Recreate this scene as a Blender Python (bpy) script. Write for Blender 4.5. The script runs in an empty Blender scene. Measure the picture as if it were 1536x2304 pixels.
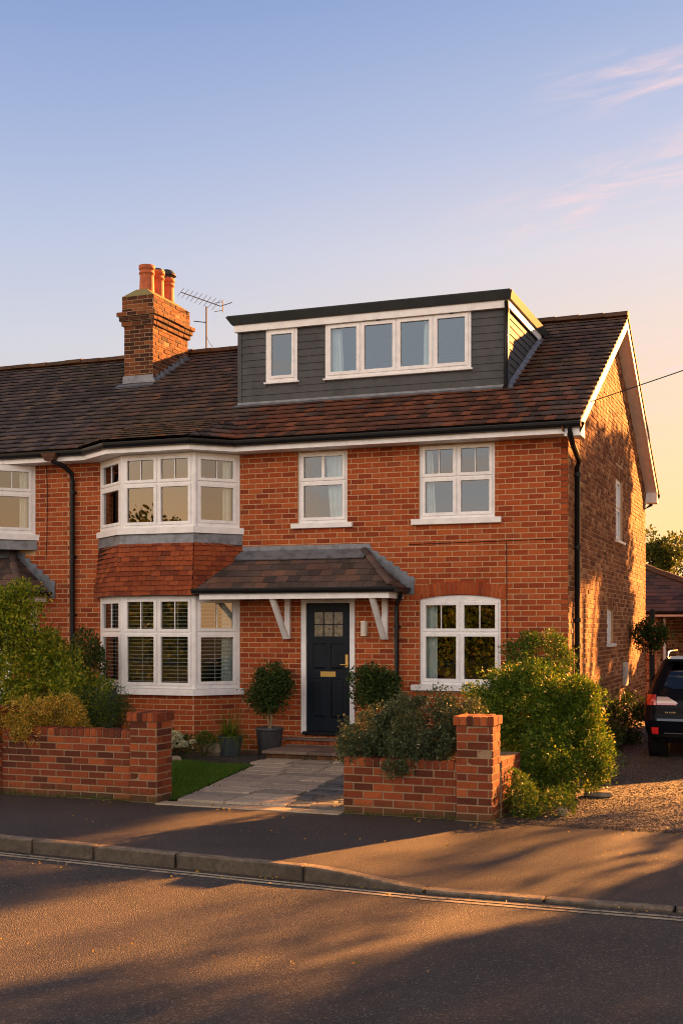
import bpy, bmesh, math, random
import numpy as np
from mathutils import Matrix, Vector
random.seed(7); RNG = np.random.default_rng(7)
R = math.radians
SC = bpy.context.scene; COL = SC.collection
SUN_AZ, SUN_EL, EXPO = R(25), R(18), 2.65
K = 2 ** EXPO
TH = R(20.6)

# ------------------------------------------------------------------ helpers
WM = {}
class MB:
    def __init__(s): s.v = []; s.f = []; s.m = []; s.sm = []
    def poly(s, pts, m=0, sm=False):
        i = len(s.v); s.v += [tuple(p) for p in pts]; s.f.append(tuple(range(i, i + len(pts)))); s.m.append(m); s.sm.append(sm)
    def add(s, vs, fs, m=0, sm=False):
        i = len(s.v); s.v += [tuple(p) for p in vs]
        for f in fs: s.f.append(tuple(i + k for k in f)); s.m.append(m); s.sm.append(sm)
    def box(s, x0, x1, y0, y1, z0, z1, m=0):
        s.hexa([(x0,y0,z0),(x1,y0,z0),(x1,y1,z0),(x0,y1,z0)], [(x0,y0,z1),(x1,y0,z1),(x1,y1,z1),(x0,y1,z1)], m)
    def hexa(s, b, t, m=0):
        s.add(list(b) + list(t), [(3,2,1,0),(4,5,6,7),(0,1,5,4),(1,2,6,5),(2,3,7,6),(3,0,4,7)], m)
    def prism(s, prof, d, m=0):          # profile polygon (3D pts) swept by vector d
        n = len(prof); a = [Vector(p) for p in prof]; b = [p + Vector(d) for p in a]
        s.add(a + b, [tuple(reversed(range(n))), tuple(range(n, 2*n))] + [(i, (i+1) % n, n + (i+1) % n, n + i) for i in range(n)], m)
    def tube(s, path, r, n=8, m=0, cap=True, sm=True):
        P = [Vector(p) for p in path]; rr = r if isinstance(r, (list, tuple)) else [r] * len(P); rings = []
        for i, p in enumerate(P):
            t = (P[min(i+1, len(P)-1)] - P[max(i-1, 0)]).normalized()
            a = t.cross(Vector((0,0,1)) if abs(t.z) < .9 else Vector((1,0,0))).normalized(); b = t.cross(a)
            rings.append([p + (a*math.cos(k*2*math.pi/n) + b*math.sin(k*2*math.pi/n)) * rr[i] for k in range(n)])
        vs = [q for g in rings for q in g]; fs = []
        for i in range(len(P)-1):
            for k in range(n): fs.append((i*n+k, i*n+(k+1) % n, (i+1)*n+(k+1) % n, (i+1)*n+k))
        s.add(vs, fs, m, sm)
        if cap: s.poly(rings[0][::-1], m); s.poly(rings[-1], m)
    def lathe(s, prof, c, n=24, m=0, cap=True):   # prof [(r,z)]
        vs = [(c[0]+r*math.cos(k*2*math.pi/n), c[1]+r*math.sin(k*2*math.pi/n), c[2]+z) for r, z in prof for k in range(n)]
        fs = [(i*n+k, i*n+(k+1) % n, (i+1)*n+(k+1) % n, (i+1)*n+k) for i in range(len(prof)-1) for k in range(n)]
        s.add(vs, fs, m, True)
        if cap:
            s.poly(vs[:n][::-1], m); s.poly(vs[-n:], m)
    def slab(s, x0, x1, z0, z1, holes, y0, y1, m=0, mh=None):   # plate in the xz plane, front at y0, with rectangular holes
        xs = sorted({x0, x1} | {c for h in holes for c in h[:2] if x0 < c < x1}); zs = sorted({z0, z1} | {c for h in holes for c in h[2:4] if z0 < c < z1})
        def solid(i, j):
            if i < 0 or j < 0 or i >= len(xs)-1 or j >= len(zs)-1: return False
            cx = (xs[i]+xs[i+1])/2; cz = (zs[j]+zs[j+1])/2
            return not any(h[0] < cx < h[1] and h[2] < cz < h[3] for h in holes)
        for i in range(len(xs)-1):
            for j in range(len(zs)-1):
                if not solid(i, j): continue
                a, b, c, d = xs[i], xs[i+1], zs[j], zs[j+1]
                s.poly([(a,y0,c),(b,y0,c),(b,y0,d),(a,y0,d)], m); s.poly([(a,y1,d),(b,y1,d),(b,y1,c),(a,y1,c)], m)
                if not solid(i-1, j): s.poly([(a,y1,c),(a,y0,c),(a,y0,d),(a,y1,d)], m)
                if not solid(i+1, j): s.poly([(b,y0,c),(b,y1,c),(b,y1,d),(b,y0,d)], m)
                if not solid(i, j-1): s.poly([(a,y0,c),(a,y1,c),(b,y1,c),(b,y0,c)], m)
                if not solid(i, j+1): s.poly([(a,y0,d),(b,y0,d),(b,y1,d),(a,y1,d)], m)
    def xf(s, M):
        s.v = [tuple(M @ Vector(p)) for p in s.v]; return s

def link(o, parent=None, M=None):
    M = M or Matrix.Identity(4); COL.objects.link(o); WM[o.name] = M
    if parent is not None:
        o.parent = parent; o.matrix_parent_inverse = WM[parent.name].inverted()
    o.matrix_basis = M
    return o
def ob(name, mb, mats, parent=None, M=None, bevel=0, smooth=False, merge=False, seg=1):
    me = bpy.data.meshes.new(name); me.from_pydata(mb.v, [], mb.f)
    for m in (mats if isinstance(mats, (list, tuple)) else [mats]): me.materials.append(m)
    me.polygons.foreach_set('material_index', mb.m); me.polygons.foreach_set('use_smooth', [bool(x or smooth) for x in mb.sm])
    if bevel or merge:
        bm = bmesh.new(); bm.from_mesh(me); bmesh.ops.remove_doubles(bm, verts=bm.verts, dist=1e-5); bm.to_mesh(me); bm.free()
    me.update(); o = bpy.data.objects.new(name, me); link(o, parent, M)
    if bevel:
        b = o.modifiers.new('bevel', 'BEVEL'); b.width = bevel; b.segments = seg; b.limit_method = 'ANGLE'; b.angle_limit = R(40)
    return o
def thing(name, label, cat, loc=(0,0,0), group=None):
    o = bpy.data.objects.new(name, None); o.empty_display_size = .2; link(o, None, Matrix.Translation(loc)); return tag(o, label, cat, group)
def tag(o, label, cat, group=None, kind=None):
    o['label'] = label; o['category'] = cat
    if group: o['group'] = group
    if kind: o['kind'] = kind
    return o
def struct(o, label=None, cat=None):
    o['kind'] = 'structure'
    if label: o['label'] = label; o['category'] = cat
    return o

# ------------------------------------------------------------------ materials
class NT:
    def __init__(s, tree): s.t = tree; s.n = tree.nodes; s.l = tree.links
    def new(s, typ, **kw):
        n = s.n.new(typ)
        for k, v in kw.items():
            if k.startswith('_'): setattr(n, k[1:], v)
            else:
                key = int(k[1:]) if k[0] == 'i' and k[1:].isdigit() else k.replace('__', ' ')
                s.put(n.inputs[key], v)
        return n
    def put(s, inp, v):
        if isinstance(v, bpy.types.NodeSocket): s.l.new(v, inp)
        elif isinstance(v, bpy.types.Node): s.l.new(v.outputs[0], inp)
        else: inp.default_value = v
    def math(s, op, a, b=0, c=0, clamp=False): return s.new('ShaderNodeMath', _operation=op, i0=a, i1=b, i2=c, _use_clamp=clamp)
    def noise(s, co, scale, detail=3, rough=.55, dist=0): 
        return s.new('ShaderNodeTexNoise', Vector=co, Scale=scale, Detail=detail, Roughness=rough, Distortion=dist)
    def mapr(s, v, a, b, c=0, d=1, smooth=True):
        n = s.new('ShaderNodeMapRange', _clamp=True); n.interpolation_type = 'SMOOTHSTEP' if smooth else 'LINEAR'
        s.put(n.inputs[0], v); n.inputs[1].default_value = a; n.inputs[2].default_value = b; n.inputs[3].default_value = c; n.inputs[4].default_value = d
        return n
    def mix(s, f, a, b, mode='MIX'):
        n = s.new('ShaderNodeMix', _data_type='RGBA', _blend_type=mode); s.put(n.inputs[0], f)
        for i, v in ((6, a), (7, b)):
            s.put(n.inputs[i], (*v, 1) if isinstance(v, tuple) and len(v) == 3 else v)
        return n.outputs[2]
    def ramp(s, f, stops, const=False):
        n = s.new('ShaderNodeValToRGB'); s.put(n.inputs[0], f); cr = n.color_ramp
        if const: cr.interpolation = 'CONSTANT'
        while len(cr.elements) > 1: cr.elements.remove(cr.elements[0])
        cr.elements[0].position = stops[0][0]; cr.elements[0].color = (*stops[0][1], 1)
        for p, c in stops[1:]: e = cr.elements.new(p); e.color = (*c, 1)
        return n.outputs[0]
def mat(name):
    m = bpy.data.materials.new(name); m.use_nodes = True; t = NT(m.node_tree)
    b = t.n['Principled BSDF']; co = t.new('ShaderNodeTexCoord').outputs['Object']
    return m, t, b, co
def bump(t, b, h, strength=.5, dist=.005, normal=None):
    n = t.new('ShaderNodeBump', Strength=strength, Distance=dist, Height=h)
    if normal: t.put(n.inputs['Normal'], normal)
    t.put(b.inputs['Normal'], n.outputs[0]); return n.outputs[0]
def rnd(t): return t.new('ShaderNodeNewGeometry').outputs['Random Per Island']
def spec(b, v): b.inputs['Specular IOR Level'].default_value = v

def brick_mat(name, stops, soil=0.0, stain=.5):
    m, t, b, co = mat(name); r = rnd(t)
    c = t.ramp(r, stops)
    n1 = t.noise(co, 60, 4, .7); n2 = t.noise(co, 1.3, 4, .6)
    n6 = t.noise(co, 22, 4, .7); c = t.mix(t.mapr(n1.outputs[0], .35, .75, 0, .5), c, t.mix(1.0, c, (.6, .5, .45), 'MULTIPLY')); c = t.mix(t.mapr(n6.outputs[0], .5, .68, 0, .45), c, t.mix(1.0, c, (.55,.45,.42), 'MULTIPLY'))
    c = t.mix(t.mapr(n2.outputs[0], .5, .75, 0, stain), c, t.mix(1.0, c, (.42, .4, .4), 'MULTIPLY'))
    n3 = t.noise(co, 9, 5, .7); c = t.mix(t.mapr(n3.outputs[0], .66, .80, 0, .22), c, (.5, .27, .16))
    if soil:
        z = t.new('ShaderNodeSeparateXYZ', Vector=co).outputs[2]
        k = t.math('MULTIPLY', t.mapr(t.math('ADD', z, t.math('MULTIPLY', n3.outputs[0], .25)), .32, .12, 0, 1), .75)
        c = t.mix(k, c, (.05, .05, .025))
    t.put(b.inputs['Base Color'], c); b.inputs['Roughness'].default_value = .85; spec(b, .25)
    bump(t, b, t.math('ADD', n1.outputs[0], t.math('MULTIPLY', t.noise(co, 220, 2).outputs[0], .5)), .7, .006)
    return m
M = {}
M['brick'] = brick_mat('house brick', [(0,(.21,.038,.013)),(.12,(.29,.053,.015)),(.5,(.36,.073,.018)),(.85,(.43,.100,.025)),(.97,(.38,.10,.035)),(1,(.24,.055,.02))])
M['brick_side'] = brick_mat('side brick', [(0,(.13,.042,.020)),(.3,(.21,.075,.032)),(.6,(.28,.11,.048)),(.88,(.38,.18,.08)),(1,(.48,.27,.14))])
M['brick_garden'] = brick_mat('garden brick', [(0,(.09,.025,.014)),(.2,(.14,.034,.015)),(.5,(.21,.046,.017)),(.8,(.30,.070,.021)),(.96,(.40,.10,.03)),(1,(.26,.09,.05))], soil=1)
M['brick_old'] = brick_mat('old chimney brick', [(0,(.04,.017,.011)),(.4,(.10,.031,.014)),(.8,(.19,.058,.019)),(1,(.27,.10,.035))], stain=.7)
M['clay'] = brick_mat('clay hanging tile', [(0,(.15,.034,.016)),(.4,(.26,.058,.020)),(.8,(.34,.085,.028)),(1,(.20,.06,.03))], stain=.5)
def mortar_mat(name, c0, c1):
    m, t, b, co = mat(name); n = t.noise(co, 30, 5, .7)
    t.put(b.inputs['Base Color'], t.mix(n.outputs[0], c0, c1)); b.inputs['Roughness'].default_value = .95; spec(b, .1)
    bump(t, b, t.noise(co, 160, 3).outputs[0], .8, .004); return m
M['mortar'] = mortar_mat('mortar', (.40,.24,.13), (.58,.38,.22))
M['mortar_g'] = mortar_mat('garden mortar', (.20,.135,.08), (.40,.28,.17))
M['cement'] = mortar_mat('mossy cement flaunching', (.16,.15,.05), (.32,.27,.14))
def tile_mat(name, stops, patch=None):
    m, t, b, co = mat(name); r = rnd(t); c = t.ramp(r, stops)
    n = t.noise(co, 45, 5, .7); n2 = t.noise(co, .9, 4, .6); n3 = t.noise(co, 20, 5, .8)
    c = t.mix(t.mapr(n2.outputs[0], .45, .7, 0, .55), c, t.mix(1.0, c, (.5,.5,.56), 'MULTIPLY'))
    c = t.mix(t.mapr(n3.outputs[0], .58, .72, 0, .6), c, (.20,.135,.10)); n4 = t.noise(co, .5, 4, .6); c = t.mix(t.math('MULTIPLY', t.mapr(n4.outputs[0], .5, .7), t.mapr(n3.outputs[0], .42, .60, 0, .6)), c, (.085,.075,.03))
    t.put(b.inputs['Base Color'], c); t.put(b.inputs['Roughness'], t.mapr(n.outputs[0], .3, .7, .62, .9)); spec(b, .22)
    bump(t, b, t.math('ADD', n.outputs[0], n3.outputs[0]), .8, .008); return m
M['tile'] = tile_mat('weathered brown roof tile', [(0,(.050,.039,.037)),(.3,(.082,.060,.054)),(.65,(.115,.078,.066)),(.92,(.145,.082,.062)),(1,(.21,.11,.07))])
M['tile_n'] = tile_mat('older slate brown tile', [(0,(.042,.036,.038)),(.4,(.070,.059,.059)),(.8,(.100,.080,.076)),(1,(.16,.11,.085))])
M['tile_red'] = tile_mat('redder relaid roof tile', [(0,(.055,.032,.026)),(.35,(.105,.046,.032)),(.75,(.16,.060,.036)),(1,(.24,.085,.045))])
M['ridge'] = tile_mat('mossy ridge tile', [(0,(.06,.035,.022)),(.5,(.09,.048,.026)),(1,(.13,.07,.034))])
def simple(name, col, rough=.5, sp=.5, nscale=0, amt=.15, bmp=0, bs=200, metal=0, coat=0):
    m, t, b, co = mat(name); b.inputs['Roughness'].default_value = rough; spec(b, sp); b.inputs['Metallic'].default_value = metal
    if coat: b.inputs['Coat Weight'].default_value = coat; b.inputs['Coat Roughness'].default_value = .04
    if nscale:
        n = t.noise(co, nscale, 5, .65)
        t.put(b.inputs['Base Color'], t.mix(t.mapr(n.outputs[0], .35, .75, 0, 1), col, tuple(c * (1 - amt) for c in col)))
    else: b.inputs['Base Color'].default_value = (*col, 1)
    if bmp: bump(t, b, t.noise(co, bs, 4).outputs[0], bmp, .003)
    return m
M['white'] = simple('white painted frame', (.82,.82,.82), .4, .45, 5.5, .18, .08, 60)
M['black'] = simple('black gutter plastic', (.009,.010,.012), .38, .25, 5, .3)
M['clad'] = simple('slate grey cladding', (.080,.085,.090), .7, .2, 4, .3, .3, 90)
M['dormerroof'] = simple('dark dormer roof edge', (.035,.042,.046), .5, .4, 3, .3)
M['lead'] = simple('dull lead flashing', (.20,.22,.25), .5, .5, 7, .5, .5, 25, metal=.35)
M['terracotta'] = simple('terracotta', (.48,.13,.05), .7, .3, 12, .35, .3, 80)
M['cowl'] = simple('dark chimney cowl', (.03,.04,.04), .5, .5)
M['metal'] = simple('grey weathered aerial metal', (.13,.12,.11), .6, .3, 20, .3)
M['door'] = simple('black painted door', (.008,.012,.019), .4, .16, 4, .2, .04, 30)
M['brass'] = simple('brass', (.75,.48,.14), .3, .5, metal=1)
M['curtain'] = simple('pale curtain cloth', (.78,.84,.80), .9, .1, 6, .15)
M['blind'] = simple('white blind slat', (.75,.74,.70), .5, .3)
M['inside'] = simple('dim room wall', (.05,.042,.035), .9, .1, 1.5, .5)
M['pot'] = simple('dark grey pot', (.060,.060,.066), .45, .4, 9, .4, .25, 60)
M['potblue'] = simple('slate blue plastic pot', (.065,.080,.105), .4, .4, 9, .25)
M['soil'] = mortar_mat('soil', (.02,.014,.009), (.06,.04,.025))
M['bark'] = simple('bark', (.10,.07,.045), .9, .1, 20, .6, .9, 60)
M['stem'] = simple('pale stem', (.30,.22,.12), .8, .2, 20, .4, .5, 60)
M['bin'] = simple('dark slate bin plastic', (.028,.036,.050), .45, .4)
M['lampglass'] = simple('frosted lamp glass', (.65,.60,.52), .4, .4)
M['stonepale'] = mortar_mat('pale threshold stone', (.30,.24,.17), (.50,.41,.30))
M['rock'] = mortar_mat('garden rock', (.16,.12,.09), (.34,.28,.2))
M['carpaint'] = simple('black car paint', (.005,.006,.009), .15, .07)
M['rubber'] = simple('tyre rubber', (.012,.012,.012), .8, .3)
M['blackplastic'] = simple('black trim plastic', (.01,.01,.011), .5, .3)
M['chrome'] = simple('chrome', (.7,.7,.72), .18, .5, metal=1)
M['plate'] = simple('yellow number plate', (.75,.50,.03), .4, .5)
M['redlens'] = simple('red lamp lens', (.42,.012,.010), .12, .8, coat=1)
M['clearlens'] = simple('clear lamp lens', (.50,.36,.30), .12, .8, coat=1)
M['redreflect'] = simple('red reflector', (.75,.02,.02), .2, .8)
def glass_mat(name, tint=(.75,.8,.8), base=.04):
    m = bpy.data.materials.new(name); m.use_nodes = True; t = NT(m.node_tree)
    for n in list(t.n):
        if n.type == 'BSDF_PRINCIPLED': t.n.remove(n)
    co = t.new('ShaderNodeTexCoord').outputs['Object']
    bp = t.new('ShaderNodeBump', Strength=.05, Distance=.02, Height=t.noise(co, 1.6, 2).outputs[0])
    f = t.new('ShaderNodeFresnel', IOR=1.5); t.l.new(bp.outputs[0], f.inputs['Normal'])
    fac = t.math('ADD', t.math('MULTIPLY', f.outputs[0], 1.6), base, clamp=True)
    tr = t.new('ShaderNodeBsdfTransparent', Color=(*tint, 1)); gl = t.new('ShaderNodeBsdfGlossy', Color=(1,1,1,1), Roughness=.0); t.l.new(bp.outputs[0], gl.inputs['Normal'])
    mx = t.new('ShaderNodeMixShader'); t.put(mx.inputs[0], fac); t.l.new(tr.outputs[0], mx.inputs[1]); t.l.new(gl.outputs[0], mx.inputs[2])
    t.l.new(mx.outputs[0], t.n['Material Output'].inputs[0]); return m
M['glass'] = glass_mat('window glass')
M['carglass'] = glass_mat('dark tinted glass', (.05,.06,.06), .06)
def leaf_mat(name, stops, trans=.35):
    m, t, b, co = mat(name); r = rnd(t); c = t.ramp(r, stops); n = t.noise(co, 2.2, 3)
    c = t.mix(t.mapr(n.outputs[0], .4, .65, 0, .45), c, t.mix(1.0, c, (.55,.7,.5), 'MULTIPLY'))
    t.put(b.inputs['Base Color'], c); b.inputs['Roughness'].default_value = .5; spec(b, .25)
    tl = t.new('ShaderNodeBsdfTranslucent'); t.put(tl.inputs[0], t.mix(1.0, c, (1.3,1.25,.6), 'MULTIPLY'))
    mx = t.new('ShaderNodeMixShader'); mx.inputs[0].default_value = trans
    t.l.new(b.outputs[0], mx.inputs[1]); t.l.new(tl.outputs[0], mx.inputs[2]); t.l.new(mx.outputs[0], t.n['Material Output'].inputs[0]); return m
M['leaf_mid'] = leaf_mat('mid green leaf', [(0,(.035,.075,.012)),(.5,(.07,.13,.018)),(.85,(.12,.17,.022)),(1,(.22,.20,.03))])
M['leaf_lime'] = leaf_mat('yellow green leaf', [(0,(.03,.075,.010)),(.45,(.07,.14,.013)),(.8,(.14,.205,.018)),(1,(.34,.32,.03))], .35)
M['leaf_dark'] = leaf_mat('dark green leaf', [(0,(.016,.036,.009)),(.6,(.040,.075,.015)),(1,(.09,.12,.02))], .25)
M['leaf_grey'] = leaf_mat('grey green leaf', [(0,(.035,.055,.028)),(.5,(.07,.095,.045)),(.85,(.12,.14,.06)),(1,(.24,.22,.12))], .25)
M['leaf_gold'] = leaf_mat('golden shrub leaf', [(0,(.06,.09,.015)),(.25,(.18,.17,.02)),(.5,(.48,.30,.03)),(.85,(.75,.40,.05)),(1,(.9,.6,.18))], .35)  # golden leaf, brightened further for sunlight the shaded shrub does not get
M['leaf_yg'] = leaf_mat('sun-brightened yellow green leaf', [(0,(.06,.11,.012)),(.4,(.16,.22,.018)),(.75,(.34,.34,.025)),(1,(.62,.50,.05))], .4)  # sunlight put into the leaf colour, since the house shades the left shrub
M['leaf_tree'] = leaf_mat('tree leaf', [(0,(.04,.06,.012)),(.6,(.09,.11,.018)),(1,(.18,.15,.025))], .4)
M['flower_y'] = leaf_mat('yellow blossom', [(0,(.62,.46,.10)),(1,(.80,.62,.28))], .3)
M['flower_w'] = leaf_mat('cream blossom', [(0,(.55,.52,.34)),(.5,(.74,.70,.52)),(1,(.36,.42,.18))], .2)
M['flower_r'] = leaf_mat('red and orange blossom', [(0,(.5,.03,.02)),(.5,(.65,.15,.04)),(1,(.7,.35,.2))], .3)
M['grass'] = leaf_mat('grass blade', [(0,(.05,.12,.012)),(.6,(.09,.20,.018)),(.92,(.15,.25,.025)),(1,(.28,.28,.05))], .3)

def asphalt(name, c0, c1, chip, chipc, scale=1.0, bs=.9, warm=None):
    m, t, b, co = mat(name)
    v = t.new('ShaderNodeTexVoronoi', Vector=co, Scale=110*scale); v2 = t.new('ShaderNodeTexVoronoi', Vector=co, Scale=55*scale)
    n = t.noise(co, .8, 5, .65); n2 = t.noise(co, 6, 5, .7)
    c = t.mix(t.mapr(n.outputs[0], .35, .65), c0, c1)
    cr = t.new('ShaderNodeSeparateColor'); t.put(cr.inputs[0], v.outputs['Color'])
    c = t.mix(t.mapr(cr.outputs[0], .2, 1, 0, .8), t.mix(1., c, (.45,.45,.45), 'MULTIPLY'), c)
    c = t.mix(t.mapr(cr.outputs[1], chip, chip+.06, 0, .8), c, chipc)
    c = t.mix(t.mapr(n2.outputs[0], .6, .75, 0, .35), c, t.mix(1., c, (.5,.5,.5), 'MULTIPLY'))
    if warm: c = t.mix(t.mapr(n.outputs[0], .52, .66, 0, .5), c, warm)
    t.put(b.inputs['Base Color'], c); b.inputs['Roughness'].default_value = .62; spec(b, .5)
    h = t.math('ADD', t.math('MULTIPLY', v.outputs['Distance'], -1.0), t.math('MULTIPLY', v2.outputs['Distance'], -.6))
    bump(t, b, t.math('ADD', h, t.math('MULTIPLY', cr.outputs[2], .4)), bs, .008/scale); return m
M['road'] = asphalt('coarse road asphalt', (.060,.051,.045), (.098,.082,.069), .90, (.20,.175,.145), .8, 1.0)
M['pave'] = asphalt('fine footway asphalt', (.054,.045,.040), (.088,.073,.062), .93, (.19,.16,.13), 1.0, .9)
M['drive'] = asphalt('gravel driveway', (.055,.045,.037), (.08,.065,.05), .78, (.30,.25,.20), .45, 1.0)
M['gravel'] = asphalt('garden gravel', (.07,.055,.045), (.12,.09,.07), .75, (.3,.25,.2), .5, 1.0)
def kerb_mat():
    m, t, b, co = mat('worn granite kerb'); n = t.noise(co, 5, 6, .7); n2 = t.noise(co, 130, 3, .7)
    n5 = t.noise(co, 28, 5, .75); c = t.mix(t.mapr(n.outputs[0], .35, .7), (.22,.18,.135), (.50,.41,.29)); c = t.mix(t.mapr(n5.outputs[0], .46, .66, 0, .6), c, (.07,.058,.045)); c = t.mix(t.mapr(n2.outputs[0], .3, .7, 0, .7), t.mix(1., c, (.5,.48,.45), 'MULTIPLY'), c)
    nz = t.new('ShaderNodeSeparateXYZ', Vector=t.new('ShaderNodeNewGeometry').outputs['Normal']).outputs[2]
    c = t.mix(t.mapr(t.math('ADD', nz, t.math('MULTIPLY', n5.outputs[0], .3)), .85, .45, 0, .7), c, (.035,.028,.022))  # upright faces painted dark as shade, top kept pale as if sunlit
    t.put(b.inputs['Base Color'], c); b.inputs['Roughness'].default_value = .8
    bump(t, b, t.math('ADD', t.math('MULTIPLY', n.outputs[0], 2.5), n2.outputs[0]), .9, .010); return m
M['kerb'] = kerb_mat()
def paint_mat():
    m, t, b, co = mat('worn road paint'); n = t.noise(co, 12, 6, .8); n2 = t.noise(co, 90, 3, .7); n3 = t.noise(co, 1.4, 2)
    f = t.mapr(t.math('ADD', t.math('ADD', n.outputs[0], t.math('MULTIPLY', n2.outputs[0], .6)), t.math('MULTIPLY', n3.outputs[0], .35)), .92, 1.15)
    t.put(b.inputs['Base Color'], t.mix(f, (.50,.42,.28), (.085,.072,.06))); b.inputs['Roughness'].default_value = .7; bump(t, b, n2.outputs[0], .8, .006); return m
M['paint'] = paint_mat()
def slab_mat(name, stops):
    m, t, b, co = mat(name); r = rnd(t); c = t.ramp(r, stops); n = t.noise(co, 12, 6, .7); n2 = t.noise(co, 2, 4)
    c = t.mix(t.mapr(n.outputs[0], .4, .75, 0, .6), c, t.mix(1., c, (.55,.52,.5), 'MULTIPLY')); c = t.mix(t.mapr(n2.outputs[0], .6, .75, 0, .3), c, (.10,.11,.06))
    t.put(b.inputs['Base Color'], c); b.inputs['Roughness'].default_value = .75
    bump(t, b, t.math('ADD', n.outputs[0], t.math('MULTIPLY', t.noise(co, 90, 3).outputs[0], .3)), .8, .012); return m
M['slab'] = slab_mat('pale sandstone slab', [(0,(.27,.225,.175)),(.5,(.42,.345,.26)),(1,(.56,.45,.33))])
M['sett'] = slab_mat('grey stone sett', [(0,(.075,.08,.085)),(.5,(.11,.115,.12)),(1,(.17,.165,.16))])
M['step'] = slab_mat('brown step paving', [(0,(.13,.09,.07)),(.5,(.18,.12,.09)),(1,(.23,.16,.12))])
M['joint'] = mortar_mat('mossy joint', (.02,.028,.01), (.05,.05,.028))
M['earth'] = mortar_mat('ground earth', (.045,.05,.025), (.08,.08,.04))

# ------------------------------------------------------------------ generators
def sub_int(ints, a, b):
    out = []
    for p, q in ints:
        if b <= p or a >= q: out.append((p, q)); continue
        if a - p > .015: out.append((p, a))
        if q - b > .015: out.append((b, q))
    return out
def brickwork(mb, O, ang, L0, L1, z0, z1, holes=(), course=.083, bl=.235, mo=.011, clip=None, proud=.006, jit=.0012, m=0, z_off=0, stagger=0):
    # running bond of separate brick blocks; local x along, -y out
    T = Matrix.Translation(O) @ Matrix.Rotation(ang, 4, 'Z')
    k = 0; z = z0
    while z < z1 - .01:
        ze = min(z + course, z1); ints = [(L0, L1)]
        if clip: 
            c = clip((z + ze) / 2)
            ints = [c] if c else []
        for h in holes:
            if callable(h):
                hh = h(z, ze)
                if hh: ints = sub_int(ints, *hh)
            elif min(ze, h[3]) - max(z, h[2]) > .012: ints = sub_int(ints, h[0], h[1])
        off = ((k + stagger) % 2) * bl / 2
        for a, b in ints:
            n0 = math.floor((a - off) / bl)
            x = n0 * bl + off
            while x < b:
                u0 = max(x, a); u1 = min(x + bl, b)
                if u1 - u0 > .025:
                    p0 = u0 + (mo/2 if u0 > a + 1e-6 else .002); p1 = u1 - (mo/2 if u1 < b - 1e-6 else .002)
                    q0 = z + mo/2; q1 = ze - mo/2; e = .003
                    if q1 - q0 > .015 and p1 - p0 > .015:
                        w = proud + random.gauss(0, jit); j = lambda: random.gauss(0, jit * .8)
                        vs = [(p0, .004, q0), (p1, .004, q0), (p1, .004, q1), (p0, .004, q1),
                              (p0+e, -w+j(), q0+e), (p1-e, -w+j(), q0+e), (p1-e, -w+j(), q1-e), (p0+e, -w+j(), q1-e)]
                        mb.add([T @ Vector(v) for v in vs], [(4,5,6,7),(0,1,5,4),(1,2,6,5),(2,3,7,6),(3,0,4,7)], m)
                x += bl
        z = ze; k += 1
def wall_panel(mb, O, ang, L0, L1, z0, z1, holes, depth=.11, m=1):
    s = MB(); s.slab(L0, L1, z0, z1, holes, 0, depth, m); s.xf(Matrix.Translation(O) @ Matrix.Rotation(ang, 4, 'Z'))
    mb.v, base = mb.v + s.v, len(mb.v); mb.f += [tuple(base + i for i in f) for f in s.f]; mb.m += s.m; mb.sm += s.sm

def tile_poly(mb, pts, gauge, width, th=.014, m=0, mfun=None, under=None, jit=.002):
    # pts: planar polygon, first edge the eave; tiles laid in courses up the slope
    P = [Vector(p) for p in pts]; O = P[0]; u = (P[1]-P[0]).normalized(); nn = None
    for p in P[2:]:
        nn = u.cross(p - O)
        if nn.length > 1e-4: break
    nn.normalize()
    if nn.z < 0: nn = -nn
    v = nn.cross(u).normalized()
    if (P[2]-O).dot(v) < 0: v = -v
    Q = [((p-O).dot(u), (p-O).dot(v)) for p in P]; H = max(q[1] for q in Q)
    def span(h):
        h = min(max(h, 1e-4), H - 1e-4); xs = []
        for i in range(len(Q)):
            (a, b), (c, d) = Q[i], Q[(i+1) % len(Q)]
            if (b - h) * (d - h) < 0: xs.append(a + (c-a) * (h-b) / (d-b))
        return (min(xs), max(xs)) if len(xs) >= 2 else None
    if under is not None: mb.poly([p - nn * .004 for p in P], under)
    k = 0; h = -.03
    while h < H - .01:
        h1 = min(h + gauge, H); s0, s1 = span(h), span(h1); off = (k % 2) * width / 2
        if s0 and s1:
            lo = min(s0[0], s1[0]); hi = max(s0[1], s1[1]); x = math.floor((lo - off)/width)*width + off
            while x < hi:
                g = .0015 + random.random()*.002
                a0 = max(x+g, s0[0]); b0 = min(x+width-g, s0[1]); a1 = max(x+g, s1[0]); b1 = min(x+width-g, s1[1])
                if b0 - a0 > .01 or b1 - a1 > .01:
                    b0 = max(a0, b0); 
                    if b1 < a1: a1 = b1 = (a1+b1)/2
                    j = random.gauss(0, jit*2); e0 = th + random.gauss(0, jit); e1 = th + random.gauss(0, jit); hh = h + j
                    w3 = lambda uu, vv, ww: O + u*uu + v*vv + nn*ww
                    vs = [w3(a0,hh,e0*.62), w3(b0,hh,e1*.62), w3(b1,h1+.01,0), w3(a1,h1+.01,0), w3(a0,hh,e0+.008), w3(b0,hh,e1+.008), w3(b1,h1+.01,.006), w3(a1,h1+.01,.006)]
                    mi = mfun((vs[4]+vs[6])/2) if mfun else m
                    mb.add(vs, [(4,5,6,7),(0,1,5,4),(1,2,6,5),(3,0,4,7),(3,2,1,0)], mi)
                x += width
        h = h1; k += 1
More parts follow.
